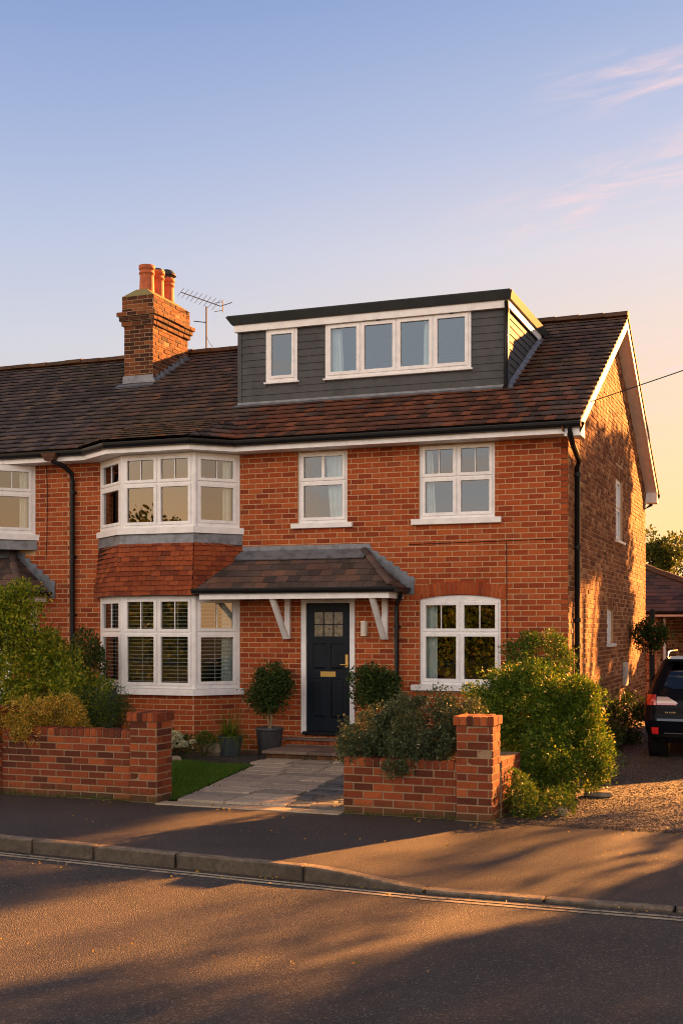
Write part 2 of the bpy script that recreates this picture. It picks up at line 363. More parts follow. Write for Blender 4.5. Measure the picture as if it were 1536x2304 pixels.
def ridge_run(mb, p0, p1, r=.10, seg=.33, m=0, squash=.75):
    p0, p1 = Vector(p0), Vector(p1); d = p1-p0; n = max(1, round(d.length/seg)); t = d.normalized()
    a = t.cross(Vector((0,0,1))).normalized(); up = a.cross(t)
    for i in range(n):
        o_ = up*random.gauss(0,.006)+a*random.gauss(0,.006); q0 = p0 + d*(i/n)+o_; q1 = p0 + d*((i+1)/n) - t*.006+o_; r0 = r*(1+random.uniform(-.03,.03)); r1 = r*1.06
        N = 8; A = [q0 + a*math.cos(k*math.pi/N)*r0 + up*math.sin(k*math.pi/N)*r0*squash for k in range(N+1)]
        B = [q1 + a*math.cos(k*math.pi/N)*r1 + up*math.sin(k*math.pi/N)*r1*squash for k in range(N+1)]
        mb.add(A + B, [(k, k+1, N+2+k, N+1+k) for k in range(N)] + [tuple(range(N+1)), tuple(range(2*N+1, N, -1))], m)

LEAF = {}
def leaves_mesh(P, D, size, asp=.55, fold=.25, jitter=.35):
    # P points, D outward directions -> two-triangle folded leaves
    n = len(P); D = D / np.maximum(np.linalg.norm(D, axis=1, keepdims=True), 1e-6)
    d = D + RNG.normal(0, .7, (n, 3)); d /= np.linalg.norm(d, axis=1, keepdims=True)
    a = np.cross(d, RNG.normal(0, 1, (n, 3))); a /= np.maximum(np.linalg.norm(a, axis=1, keepdims=True), 1e-6)
    nn = np.cross(d, a); s = size * (1 + RNG.uniform(-jitter, jitter, (n, 1)))
    base = P; tip = P + d*s; mid = P + d*s*.5 - nn*s*fold*.3; l = mid + a*s*asp*.5 + nn*s*fold*.5; r = mid - a*s*asp*.5 + nn*s*fold*.5
    V = np.stack([base, r, tip, l], 1).reshape(-1, 3); F = np.arange(n*4).reshape(n, 4)
    return V, F
def np_obj(name, V, F, mats, parent=None, M_=None, mi=None):
    me = bpy.data.meshes.new(name); k = F.shape[1]
    me.vertices.add(len(V)); me.vertices.foreach_set('co', V.astype(np.float32).ravel())
    me.loops.add(F.size); me.loops.foreach_set('vertex_index', F.astype(np.int32).ravel())
    me.polygons.add(len(F)); me.polygons.foreach_set('loop_start', (np.arange(len(F))*k).astype(np.int32))
    try: me.polygons.foreach_set('loop_total', np.full(len(F), k, np.int32))
    except Exception: pass
    for m in (mats if isinstance(mats, (list, tuple)) else [mats]): me.materials.append(m)
    if mi is not None: me.polygons.foreach_set('material_index', mi.astype(np.int32))
    me.update(calc_edges=True); me.validate()
    return link(bpy.data.objects.new(name, me), parent, M_)
def foliage_pts(blobs, n, clump=.18, dens=1.0, nclump=None, sprig=.12, zmin=None):
    vol = np.array([b[3]*b[4]*b[5] for b in blobs]) ** .67; w = vol/vol.sum(); P = []; D = []
    for b, ww in zip(blobs, w):
        c = np.array(b[:3]); r = np.array(b[3:6]); nb = int(n*ww); nc = max(6, int((nclump or 60)*ww*len(blobs)**.3))
        q = RNG.normal(0, 1, (nc, 3)); q /= np.linalg.norm(q, axis=1, keepdims=True)
        rad = RNG.uniform(.55, 1.0, (nc, 1)) ** .6; cc = c + q*r*rad*(1 + RNG.normal(0, .05, (nc, 1))); cr = clump*RNG.uniform(.6, 1.5, (nc, 1))
        idx = RNG.integers(0, nc, nb); g = RNG.normal(0, 1, (nb, 3)); g /= np.linalg.norm(g, axis=1, keepdims=True)
        pr = RNG.uniform(.35, 1.05, (nb, 1)) ** .5
        p = cc[idx] + g*cr[idx]*pr*(1 + np.abs(RNG.normal(0, sprig, (nb, 1)))*1.2); P.append(p); D.append(g + (p-c)/r*.8 + np.array([0,0,.35]))
    P = np.concatenate(P); D = np.concatenate(D)
    if zmin is not None: k = P[:, 2] > zmin; P, D = P[k], D[k]
    return P, D
def shrub(name, label, cat, loc, blobs, n, size, m, clump=.16, nclump=60, flowers=None, stems=8, zmin=.01, asp=.55, group=None, sprigs=0, top=None):
    root = thing(name, label, cat, loc, group)
    P, D = foliage_pts(blobs, n, clump, nclump=nclump, zmin=zmin)
    if sprigs:       # upright leafy shoots breaking the outline
        for b in blobs:
            c = np.array(b[:3]); r = np.array(b[3:6])
            for _ in range(sprigs):
                q = RNG.normal(0, 1, 3); q[2] = abs(q[2])*.8; q /= np.linalg.norm(q); s = c + q*r*.95; L = RNG.uniform(.08, .2)*max(r)/.5
                dd = q + np.array([0,0,1.0]) + RNG.normal(0,.25,3); dd /= np.linalg.norm(dd); k = 14
                pp = s + np.outer(np.linspace(0, 1, k), dd*L) + RNG.normal(0, .012, (k, 3)); P = np.vstack([P, pp]); D = np.vstack([D, np.tile(dd, (k, 1)) + RNG.normal(0,.6,(k,3))])
    V, F = leaves_mesh(P, D, size, asp); np_obj('foliage', V, F, M[m], root)
    s = MB(); z0 = loc[2]
    for b in blobs[:max(1, stems)]:
        for _ in range(max(2, stems//len(blobs))):
            q = [b[i] + random.uniform(-.7,.7)*b[3+i] for i in range(3)]
            s.tube([(loc[0]+random.uniform(-.08,.08), loc[1]+random.uniform(-.08,.08), z0-.02), (loc[0]*.4+q[0]*.6, loc[1]*.4+q[1]*.6, z0*.5+q[2]*.5), q], [.014,.009,.003], 5)
    ob('stems', s, M['bark'], root)
    if flowers:
        fm, fn, fs = flowers; k = RNG.integers(0, len(P), fn)
        c0 = np.array([b[:3] for b in blobs]).mean(0); PP = P[k]; o = PP - c0; keep = np.linalg.norm(o/np.array(blobs[0][3:6]), axis=1) > .8; PP = PP[keep]; o = o[keep]
        PP = np.repeat(PP, 4, 0) + RNG.normal(0, fs*.4, (len(PP)*4, 3)); o = np.repeat(o, 4, 0)
        V, F = leaves_mesh(PP + o/np.linalg.norm(o, axis=1, keepdims=True)*.02, o, fs, .9); np_obj('flowers', V, F, M[fm], root)
    return root
def tree(label, loc, h, crown, n, size, m='leaf_tree', clump=.6, name='broadleaf_tree', group=None, trunk_r=.16):
    root = thing(name, label, 'tree', loc, group); s = MB(); x, y, z = loc
    cz = crown[0][2]; s.tube([(x,y,z-.1),(x+.05,y,z+h*.25),(x-.05,y+.05,z+h*.5),(x,y,z+h*.8)], [trunk_r,trunk_r*.8,trunk_r*.55,trunk_r*.2], 9)
    for b in crown:
        s.tube([(x,y,z+h*.3),((x+b[0])/2,(y+b[1])/2,(z+h*.3+b[2])/2+.2),(b[0],b[1],b[2])], [trunk_r*.5,trunk_r*.3,.02], 6)
        for _ in range(4): s.tube([(b[0],b[1],b[2]-b[5]*.4),(b[0]+random.uniform(-.8,.8)*b[3],b[1]+random.uniform(-.8,.8)*b[4],b[2]+random.uniform(-.3,.8)*b[5])], [.05,.01], 5)
    ob('trunk', s, M['bark'], root)
    P, D = foliage_pts(crown, n, clump, nclump=70); V, F = leaves_mesh(P, D, size, .7); np_obj('crown', V, F, M[m], root); return root

# window in local space: x along wall, -y outwards, z up, origin bottom-left of the opening
def window(parent, O, ang, w, h, cols, transom=None, munt=0, sill=None, curtains=(), blinds=False, fr=.05, sash=.042, yo=.03, head=0, label=None, vent=(), frosted=False, mw=.008):
    T = Matrix.Translation(O) @ Matrix.Rotation(ang, 4, 'Z'); f = MB(); g = MB(); lights = []
    xs = [0]; tot = sum(cols)
    for c in cols: xs.append(xs[-1] + w*c/tot)
    cells = []
    for i in range(len(cols)):
        a = xs[i] + (fr if i == 0 else fr*.42); b = xs[i+1] - (fr if i == len(cols)-1 else fr*.42)
        if transom: cells += [(a, b, fr, transom-fr*.4), (a, b, transom+fr*.4, h-fr-head)]
        else: cells.append((a, b, fr, h-fr-head))
    f.slab(0, w, 0, h, cells, yo, yo+.07)
    for i, c in enumerate(cells):
        a, b, lo, hi = c; e = .0015; y0 = yo-.016; s = sash
        f.slab(a-.008, b+.008, lo-.008, hi+.008, [(a+s, b-s, lo+s, hi-s)], y0, yo+.045)
        g.poly([(a+s-.005, yo+.02, lo+s-.005), (b-s+.005, yo+.02, lo+s-.005), (b-s+.005, yo+.02, hi-s+.005), (a+s-.005, yo+.02, hi-s+.005)])
        if munt and (not transom or i % 2 == 1):
            for k in range(munt):
                xc = a+s + (b-a-2*s)*(k+1)/(munt+1); f.box(xc-mw, xc+mw, yo+.002, yo+.018, lo+s-.003, hi-s+.003)
    fo = ob('window', f, M['white'], parent, T, bevel=.004)
    if label: fo['label'] = label
    ob('pane', g, M['glass'], fo, T)
    if sill is not None:
        s = MB(); o, hh, dp = sill; s.hexa([(-o,-dp,-hh),(w+o,-dp,-hh),(w+o,yo+.05,-hh),(-o,yo+.05,-hh)], [(-o,-dp,-.006),(w+o,-dp,-.006),(w+o,yo+.05,.006),(-o,yo+.05,.006)])
        ob('sill', s, M['white'], fo, T, bevel=.005)
    if curtains:
        for a, b, a2, b2 in curtains:     # bottom span and top span
            c = MB(); N = 36
            for k in range(N):
                def pt(t, top):
                    x = (a2+(b2-a2)*t) if top else (a+(b-a)*t); return (x, yo+.13+.02*math.sin(t*(b-a)*95)+.006*math.sin(t*40), h-.03 if top else .03)
                c.poly([pt(k/N,0), pt((k+1)/N,0), pt((k+1)/N,1), pt(k/N,1)], 0, True)
            ob('curtain', c, M['curtain'], fo, T)
    if blinds:
        c = MB(); z = .05
        while z < h-.05:
            c.hexa([(.05,yo+.09,z-.004),(w-.05,yo+.09,z-.004),(w-.05,yo+.13,z+.004),(.05,yo+.13,z+.004)], [(.05,yo+.09,z),(w-.05,yo+.09,z),(w-.05,yo+.13,z+.008),(.05,yo+.13,z+.008)]); z += .062
        for xx in xs[:-1]:
            wd = w/len(cols); c.box(xx+wd/2-.004, xx+wd/2+.004, yo+.085, yo+.089, .05, h-.05)
        ob('blind', c, M['blind'], fo, T)
    for (vx, vz) in vent:
        v = MB(); v.box(vx-.03, vx+.03, yo-.028, yo-.014, vz-.008, vz+.008); ob('vent', v, M['black'], fo, T)
    return fo
def lead_strip(mb, a, b, c, d, th=.006, m=0):
    a, b, c, d = map(Vector, (a, b, c, d)); n = (b-a).cross(d-a).normalized()*th; mb.hexa([a-n,b-n,c-n,d-n], [a,b,c,d], m)
def gutter(mb, path, r=.055, m=0):
    # half-round trough swept along a level path (outside = to the right of travel +x facing -y)
    P = [Vector(p) for p in path]; N = 8; rings = []
    for i, p in enumerate(P):
        t0 = (P[i]-P[i-1]).normalized() if i else (P[1]-P[0]).normalized(); t1 = (P[i+1]-P[i]).normalized() if i < len(P)-1 else t0
        t = (t0+t1).normalized(); a = t.cross(Vector((0,0,1))).normalized(); k = 1/max(.5, t.dot(t1))
        ring = [p + a*math.cos(math.pi*j/N)*r*k - Vector((0,0,1))*math.sin(math.pi*j/N)*r*1.35 for j in range(N+1)]
        ring = [ring[0]+Vector((0,0,.012))] + ring + [ring[-1]+Vector((0,0,.012))]
        rings.append(ring + [q + Vector((0,0,.006)) - (q-p)*.12 for q in reversed(ring)])
    n = len(rings[0]); vs = [q for g in rings for q in g]
    mb.add(vs, [(i*n+k, i*n+(k+1) % n, (i+1)*n+(k+1) % n, (i+1)*n+k) for i in range(len(P)-1) for k in range(n)], m)
    mb.poly(rings[0][::-1], m); mb.poly(rings[-1], m)

# ------------------------------------------------------------------ the house
ZE, YE, SL = 4.99, -.42, .5215         # eave line height, y and slope of the main roof
ZR, YR = 7.66, 4.70
roofz = lambda y: ZE + (y-YE)*SL
house = thing('semi_detached_house', 'two storey red brick house with grey clad dormer and black front door', 'house', (-4.3, 4.7, 0), 'brick houses joined in one row')
XL = -8.6
def arch_hole(z0, z1):
    zc, Ri, Ro = -.425, 2.915, 3.05; zt = (z0+z1)/2
    if zt < 2.42 or zt > zc+Ro: return None
    x = math.sqrt(max(0, Ro**2-(zt-zc)**2)); x = min(x, .66 + (zt-2.42)*.26)
    return (-1.645-x, -1.645+x) if zt > zc+math.sqrt(Ri**2-.7**2)-.02 else None
holes_f = [(-4.31,-3.47,3.65,4.78), (-2.29,-1.10,3.66,4.78), (-2.28,-1.01,1.11,2.50), (-4.25,-3.34,.30,2.43), (-7.9,-5.38,.0,4.79)]
w = MB(); bh = holes_f[:2] + [(-2.28,-1.01,1.11,2.42), holes_f[3], (-7.95,-5.33,0,4.79), arch_hole]
brickwork(w, (0,0,0), 0, XL, 0, 0, 4.80, bh); wall_panel(w, (0,0,0), 0, XL, 0, -.1, 4.80, holes_f)
ob('front_wall', w, [M['brick'], M['mortar']], house)
# segmental arch of voussoirs
a = MB(); zc, Ri, Ro, n = -.425, 2.915, 3.115, 23
for i in range(n):
    t0 = (-.245 + .49*i/n)+.0013; t1 = (-.245 + .49*(i+1)/n)-.0013; y = -.010+random.gauss(0,.001)
    P = [(-1.645+Rr*math.sin(t), zc+Rr*math.cos(t)) for Rr, t in ((Ri,t0),(Ri,t1),(Ro,t1),(Ro,t0))]
    a.hexa([(p[0], y, p[1]) for p in P], [(p[0], .06, p[1]) for p in P])
ob('window_arch', a, M['brick'], house)
# side wall (gable)
w = MB()
hs = [(4.90,5.85,3.62,4.80), (3.85,4.6,1.70,2.32)]; YB = 9.5
def gable_clip(z):
    if z < 4.80: return (0, YB)
    a = (z-ZE+.10)/SL + YE; b = 2*YR - a
    return (a, b) if b - a > .1 else None
brickwork(w, (0,0,0), R(90), 0, YB, 0, 7.5, [(4.90,5.85,3.62,5.05), (3.85,4.6,1.70,2.52)], course=.079, bl=.225, clip=gable_clip, proud=.008, jit=.0028)
wall_panel(w, (0,0,0), R(90), 0, YB, -.1, 4.82, hs)
w.poly([(0,0,4.82),(0,YB,4.82),(0,YR,7.55)], 1)
for (a_, b_, z_) in ((4.84,5.91,4.80),(3.79,4.66,2.32)):
    k = round((b_-a_)/.079)
    for i in range(k):
        y0 = a_+(b_-a_)*i/k+.004; y1 = a_+(b_-a_)*(i+1)/k-.004; w.hexa([(0,y0,z_),(0,y1,z_),(.007,y1,z_),(.007,y0,z_)], [(0,y0,z_+.2),(0,y1,z_+.2),(.007,y1,z_+.2),(.007,y0,z_+.2)], 0)
ob('side_wall', w, [M['brick_side'], M['mortar']], house)
# rear wall, party walls, floors : closes the box so rooms are dark
w = MB(); w.box(XL, -.12, YB-.11, YB, -.1, 4.9); w.box(XL-.05, XL+.05, .13, YB-.12, -.1, 4.9)
ob('rear_wall', w, M['brick_side'], house)
w = MB(); w.box(XL+.1, -.13, 2.6, 2.7, 0, 4.75); w.box(XL+.1, -.13, .12, 2.58, 2.60, 2.72); w.box(XL+.1, -.13, .12, 2.58, .02, .08)
for x in (-5.0, -2.95): w.box(x-.05, x+.05, .13, 2.55, .09, 4.75)
w.box(XL+.1, -.13, .0+.14, YB-.15, 4.825, 4.9)
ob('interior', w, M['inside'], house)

# windows on the front
window(house, (-4.31,0,3.65), 0, .84, 1.15, [1], .66, 1, (.10,.085,.07), curtains=[(.50,.72,.42,.72)], mw=.028, label='small upper window with a pale curtain')
fo = window(house, (-2.29,0,3.66), 0, 1.19, 1.15, [1,1], .63, 1, (.11,.095,.08), curtains=[(.06,.22,.06,.16),(1.06,1.14,1.08,1.14)], label='upper right window with two casements and pale curtains')
fo = window(house, (-2.28,0,1.11), 0, 1.27, 1.31, [1,1], .80, 1, (.12,.09,.09), curtains=[(.06,.24,.06,.24),(1.15,1.2,1.15,1.2)], label='ground floor window under a curved brick arch')
hd = MB(); N = 16; pr = []
for i in range(N+1):
    x = 1.27*i/N; zz = 1.325 + .045*(1-((x-.635)/.635)**2); pr.append((x, .032, zz))
hd.prism([(0,.032,1.305)] + pr[0:1] + pr[1:] + [(1.27,.032,1.305)], (0,.06,0)); ob('frame_head', hd, M['white'], fo, Matrix.Translation((-2.28,0,1.11)))
# side windows
window(house, (0,4.90,3.62), R(90), .95, 1.18, [1,1], .62, 0, (.05,.06,.06), yo=.05, label='upper window in the gable wall')
window(house, (0,3.85,1.70), R(90), .75, .62, [1,1], None, 0, (.05,.06,.06), yo=.05, label='small lower window in the gable wall')

# two-storey bay
def bay(parent, A, B, C_, D, lower=True, blinds=True, mm='brick'):
    # plan points wall-left A, front-left B, front-right C_, wall-right D
    segs = [(A,B),(B,C_),(C_,D)]
    for gi, (z0, h, tr) in enumerate(((1.00,1.50,.90),(3.60,1.20,.72)) if lower else ((3.60,1.20,.72),)):
        for i, (p, q) in enumerate(segs):
            L = math.hypot(q[0]-p[0], q[1]-p[1]); an = math.atan2(q[1]-p[1], q[0]-p[0]); up = z0 > 2
            cols = [1,1] if i == 1 else [1]; e = .002
            cur = []
            if up and i == 2: cur = [(L-.25, L-.1, L-.25, L-.1)]
            if not up and i == 2: cur = [(L-.28, L-.08, L-.26, L-.08)]
            window(parent, (p[0]+e*math.cos(an), p[1]+e*math.sin(an), z0), an, L-2*e, h, cols, tr, 1, None, curtains=cur, blinds=(blinds and not up), fr=.075 if i != 1 else .055, yo=.0, label=('front' if i == 1 else 'angled') + (' upper' if up else ' lower') + ' casements of the bay')
    # corner posts, sill band, plinth
    for z0, z1 in (((1.0,2.50),(3.60,4.80)) if lower else ((3.60,4.80),)):
        for p in (B, C_): b = MB(); b.lathe([(.045,z0),(.045,z1)], (p[0], p[1]+.035, 0), 8); ob('corner_post', b, M['white'], parent)
    def off(d):
        return [(A[0]-d*.9, A[1]), (B[0]-d*.42, B[1]-d), (C_[0]+d*.42, C_[1]-d), (D[0]+d*.9, D[1])]
    def band(z0, z1, d0, d1, name, m_, nb=.0):
        s = MB(); o0, o1 = off(d0), off(d1)
        for i in range(3):
            s.hexa([(*o0[i],z0),(*o0[i+1],z0),(o0[i+1][0],o0[i+1][1]+.12,z0),(o0[i][0],o0[i][1]+.12,z0)], [(*o1[i],z1),(*o1[i+1],z1),(o1[i+1][0],o1[i+1][1]+.12,z1),(o1[i][0],o1[i][1]+.12,z1)])
        return ob(name, s, m_, parent)
    band(3.50,3.60,.09,.09,'bay_sill',M['white']); band(3.33,3.497,.055,.04,'lead_apron',M['lead'])
    if lower:
        band(.90,.998,.10,.09,'bay_sill',M['white'])
        # splayed clay tile hanging between the storeys
        t = MB(); o0, o1 = off(.13), off(.045)
        for i in range(3):
            tile_poly(t, [(*o0[i],2.53),(*o0[i+1],2.53),(*o1[i+1],3.34),(*o1[i],3.34)], .080, .165, .020, 0, under=1)
        ob('tile_hanging', t, [M['clay'], M['black']], parent)
        band(2.495,2.535,.04,.13,'tile_batten',M['black'])
        w = MB()
        for i, (p, q) in enumerate(segs):
            L = math.hypot(q[0]-p[0], q[1]-p[1]); an = math.atan2(q[1]-p[1], q[0]-p[0])
            brickwork(w, (p[0],p[1],0), an, 0, L, 0, .90, (), stagger=i); wall_panel(w, (p[0],p[1],0), an, 0, L, -.1, .90, ())
        ob('bay_wall', w, [M[mm], M['mortar']], parent)
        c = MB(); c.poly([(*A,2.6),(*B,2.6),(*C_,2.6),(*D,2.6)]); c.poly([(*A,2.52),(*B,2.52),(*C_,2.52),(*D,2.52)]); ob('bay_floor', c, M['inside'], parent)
bA, bB, bC, bD = (-7.95,0),(-7.17,-.6),(-5.86,-.6),(-5.33,0)
bay(house, bA, bB, bC, bD)

# eaves: fascia, soffit, gutter following the bay
def path_box(mb, pts, dn, z0, z1, th, m=0):
    for i in range(len(pts)-1):
        a, b = Vector((*pts[i],0)), Vector((*pts[i+1],0)); t = (b-a).normalized(); n = Vector((-t.y, t.x, 0))*th
        mb.hexa([(a.x,a.y,z0),(b.x,b.y,z0),(b.x+n.x,b.y+n.y,z0),(a.x+n.x,a.y+n.y,z0)], [(a.x,a.y,z1),(b.x,b.y,z1),(b.x+n.x,b.y+n.y,z1),(a.x+n.x,a.y+n.y,z1)], m)
eaveL = [(-8.6,-.36),(-8.05,-.36),(-7.30,-.88),(-5.80,-.88),(-5.27,-.36),(.02,-.36)]
f = MB(); path_box(f, eaveL, 0, 4.80, 4.945, .02); 
f.poly([(-8.6,-.35,4.803),(-8.05,-.35,4.803),(-7.30,-.87,4.803),(-5.80,-.87,4.803),(-5.27,-.35,4.803),(.0,-.35,4.803),(.0,.0,4.803),(-8.6,.0,4.803)])
ob('fascia', f, M['white'], house)
g = MB(); gutter(g, [(-8.6,-.42,4.95),(-8.02,-.42,4.95),(-7.28,-.94,4.95),(-5.78,-.94,4.95),(-5.24,-.42,4.95),(.26,-.42,4.95)]); ob('gutter', g, M['black'], house)
# main roof
VX = .27
def zone(p):
    pr = 0
    if p.y < 1.2 and p.x > -5.4: pr = .95 - max(0, (p.x+1.2))*.5
    if -1.3 < p.x < -.5 and p.y < 3.2: pr = max(pr, .6 - (p.x+1.2)*.5)
    if p.x < -5.4 and p.y < .6: pr = .12
    return 1 if random.random() < pr else 0
r_ = MB(); tile_poly(r_, [(XL,YE,ZE),(VX,YE,ZE),(VX,YR,ZR),(XL,YR,ZR)], .235, .17, .036, 0, zone, under=2)
tile_poly(r_, [(-7.33,-.97,5.0),(-5.76,-.97,5.0),(-5.62,.50,5.475),(-7.5,.50,5.475)], .235, .17, .036, 0, zone, under=2)
tile_poly(r_, [(-5.76,-.97,5.0),(-5.20,-.43,4.995),(-5.62,.50,5.475)], .235, .17, .036, 0, zone, under=2)
tile_poly(r_, [(-8.08,-.43,4.995),(-7.33,-.97,5.0),(-7.5,.50,5.475)], .235, .17, .036, 0, zone, under=2)
r_.poly([(XL,YR,ZR),(VX,YR,ZR),(VX,9.85,4.97),(XL,9.85,4.97)], 2); r_.poly([(XL,YR,ZR-.05),(VX,YR,ZR-.05),(VX,9.85,4.92),(XL,9.85,4.92)], 2)
r_.poly([(VX,YE,ZE-.012),(VX,YE,ZE+.02),(VX,YR,ZR+.02),(VX,YR,ZR-.012)], 2)
r_.poly([(VX,9.85,4.92),(VX,9.85,4.99),(VX,YR,ZR+.02),(VX,YR,ZR-.05)], 2)
roof = ob('roof', r_, [M['tile'], M['tile_red'], M['tile_n']], house)
rr = MB(); ridge_run(rr, (XL,YR,ZR+.015), (VX,YR,ZR+.015), .13, .45); ob('ridge', rr, M['ridge'], roof)
# rear gutter
g = MB(); gutter(g, [(VX,9.9,4.93),(XL,9.9,4.93)]); g.tube([(.1,9.9,4.86),(.1,9.75,4.7),(-.1,9.60,4.55),(-.1,9.60,.1)], .035, 8); ob('gutter', g, M['black'], house)
# verge boards and soffit
v = MB(); n_ = Vector((0,-SL,1)).normalized()
def verge(y0, y1, mb, x0, x1, lo, hi):
    s = 1 if y1 > y0 else -1
    zf = lambda y: (roofz(y) if y <= YR else ZR - (y-YR)*(ZR-4.97)/(9.85-YR)) - .014
    for (xa, xb, l, h) in ((x0, x1, lo, hi),):
        mb.hexa([(xa,y0,zf(y0)-l),(xb,y0,zf(y0)-l),(xb,y1,zf(y1)-l),(xa,y1,zf(y1)-l)], [(xa,y0,zf(y0)-h),(xb,y0,zf(y0)-h),(xb,y1,zf(y1)-h),(xa,y1,zf(y1)-h)])
verge(YE+.06, YR, v, .225, .25, .20, .0); verge(YR, 9.83, v, .225, .25, .20, .0)
verge(YE+.10, YR, v, 0.0, .225, .185, .165); verge(YR, 9.83, v, 0.0, .225, .185, .165)
v.hexa([(0.01,YE+.06,4.76),(.25,YE+.06,4.76),(.25,.0,4.76),(0.01,.0,4.76)], [(0.01,YE+.06,4.97),(.25,YE+.06,4.97),(.25,-.02,5.0),(0.01,-.02,5.0)])
v.hexa([(0.01,9.5,4.72),(.25,9.5,4.72),(.25,9.84,4.72),(0.01,9.84,4.72)], [(0.01,9.5,4.95),(.25,9.5,4.95),(.25,9.84,4.93),(0.01,9.84,4.93)])
ob('barge_board', v, M['white'], house, bevel=.003)
# downpipes
def downpipe(parent, pts, r=.036, brackets=(), bdir=(0,.06,0)):
    d = MB(); d.tube(pts, r, 10)
    for (x, y, z) in brackets: d.lathe([(r+.008,-.02),(r+.008,.02)], (x,y,z), 10); d.box(x-.05,x+.05,y+.02,y+.065,z-.015,z+.015)
    return ob('downpipe', d, M['black'], parent)
downpipe(house, [(.10,-.42,4.90),(.10,-.40,4.78),(.10,-.15,4.66),(.10,.10,4.58),(.09,.42,4.50),(.055,.50,4.42),(.055,.50,.0)], .042, [])
for z in (4.3,3.2,2.1,1.0): d = MB(); d.lathe([(.052,-.03),(.052,.03)], (.055,.50,z), 10); d.box(.0,.06,.44,.56,z-.012,z+.012); ob('pipe_bracket', d, M['black'], house)
downpipe(house, [(-8.62,-.42,4.90),(-8.62,-.42,4.80),(-8.50,-.25,4.72),(-8.46,-.09,4.62),(-8.46,-.07,4.5),(-8.46,-.07,.05)], .042, [(-8.46,-.07,z) for z in (4.3,3.2,2.2,1.1)])
# thin cable clipped down the wall
c = MB(); c.tube([(-9.02,-.02,4.8),(-9.0,-.012,4.4),(-9.01,-.012,3.6),(-9.03,-.012,3.15)], .006, 5); ob('wall_cable', c, M['black'], house)
c = MB(); c.tube([(-2.45,-.014,3.27),(-1.4,-.014,3.285),(-.2,-.014,3.30)], .005, 5); c.tube([(-.92,-.014,3.28),(-.91,-.014,1.6)], .005, 5); ob('wall_cable', c, M['black'], house)

# chimney
ch = MB(); x0, x1, y0, y1 = -9.23, -8.6, 2.95, 4.4
def stack(mb, x0, x1, y0, y1, z0, z1, c=.079):
    brickwork(mb, (x0,y0,0), 0, 0, x1-x0, z0, z1, (), c, .225, .011, jit=.002); brickwork(mb, (x1,y0,0), R(90), 0, y1-y0, z0, z1, (), c, .225, .011, stagger=1, jit=.003, proud=.008)
    brickwork(mb, (x1,y1,0), R(180), 0, x1-x0, z0, z1, (), c, .225, .011); brickwork(mb, (x0,y1,0), R(270), 0, y1-y0, z0, z1, (), c, .225, .011)
    mb.box(x0,x1,y0,y1,z0,z1,1)
stack(ch, x0,x1,y0,y1, 6.4, 7.90); stack(ch, x0-.04,x1+.04,y0-.04,y1+.04, 7.90,7.98); stack(ch, x0-.075,x1+.075,y0-.075,y1+.075, 7.99,8.07)
stack(ch, x0-.11,x1+.11,y0-.11,y1+.11, 8.08,8.16); stack(ch, x0-.03,x1+.03,y0-.03,y1+.03, 8.16,8.48)
chim = ob('chimney', ch, [M['brick_old'], M['mortar_g']], house)
fl = MB(); a, b, c_, d_ = x0-.04, x1+.04, y0-.04, y1+.04; mx = (a+b)/2
fl.hexa([(a,c_,8.47),(b,c_,8.47),(b,d_,8.47),(a,d_,8.47)], [(mx-.12,c_+.16,8.64),(mx+.12,c_+.16,8.64),(mx+.12,d_-.16,8.64),(mx-.12,d_-.16,8.64)]); ob('flaunching', fl, M['cement'], chim)
def pot(y, h, cap):
    p = MB(); c = (mx, y, 8.55)
    p.lathe([(.155,0),(.150,.05),(.142,h*.62),(.140,h*.72),(.158,h*.73),(.158,h*.77),(.142,h*.78),(.142,h*.86),(.160,h*.87),(.164,h),(.13,h),(.12,h*.8)], c, 20, 0)
    o = ob('chimney_pot', p, [M['terracotta']], chim)
    if cap:
        q = MB()
        if cap == 1: q.lathe([(.12,h-.01),(.15,h+.02),(.10,h+.05),(.03,h+.07)], c, 16)
        else:
            q.lathe([(.11,h),(.12,h+.06)], c, 14); q.lathe([(.19,h+.06),(.175,h+.10),(.11,h+.17),(.05,h+.19)], c, 18)
        q2 = ob('chimney_cowl', q, M['cowl'], chim)
    return o
pot(3.28, .60, 0); pot(3.68, .60, 1); pot(4.10, .56, 2)
ld = MB(); e = .02
lead_strip(ld, (x0-.1,y0-.30,roofz(y0-.30)+.035), (x1+.12,y0-.30,roofz(y0-.30)+.035), (x1+.08,y0-e,roofz(y0)+.03), (x0-.08,y0-e,roofz(y0)+.03))
ld.hexa([(x0-.03,y0-.03,roofz(y0)-.02),(x1+.03,y0-.03,roofz(y0)-.02),(x1+.03,y0-.013,roofz(y0)-.02),(x0-.03,y0-.013,roofz(y0)-.02)], [(x0-.02,y0-.022,roofz(y0)+.17),(x1+.02,y0-.022,roofz(y0)+.17),(x1+.02,y0-.013,roofz(y0)+.17),(x0-.02,y0-.013,roofz(y0)+.17)])
k = 9
for i in range(k):
    a_ = y0-.05 + (YR-.3-y0)*i/k; b_ = y0-.05 + (YR-.3-y0)*(i+1)/k+.02
    ld.hexa([(x1+.012,a_,roofz(a_)-.02),(x1+.10,a_,roofz(a_)+.02),(x1+.10,b_,roofz(b_)+.02),(x1+.012,b_,roofz(b_)-.02)], [(x1+.012,a_,roofz(a_)+.15),(x1+.020,a_,roofz(a_)+.15),(x1+.020,b_,roofz(a_)+.15),(x1+.012,b_,roofz(a_)+.15)])
ob('chimney_flashing', ld, M['lead'], house)

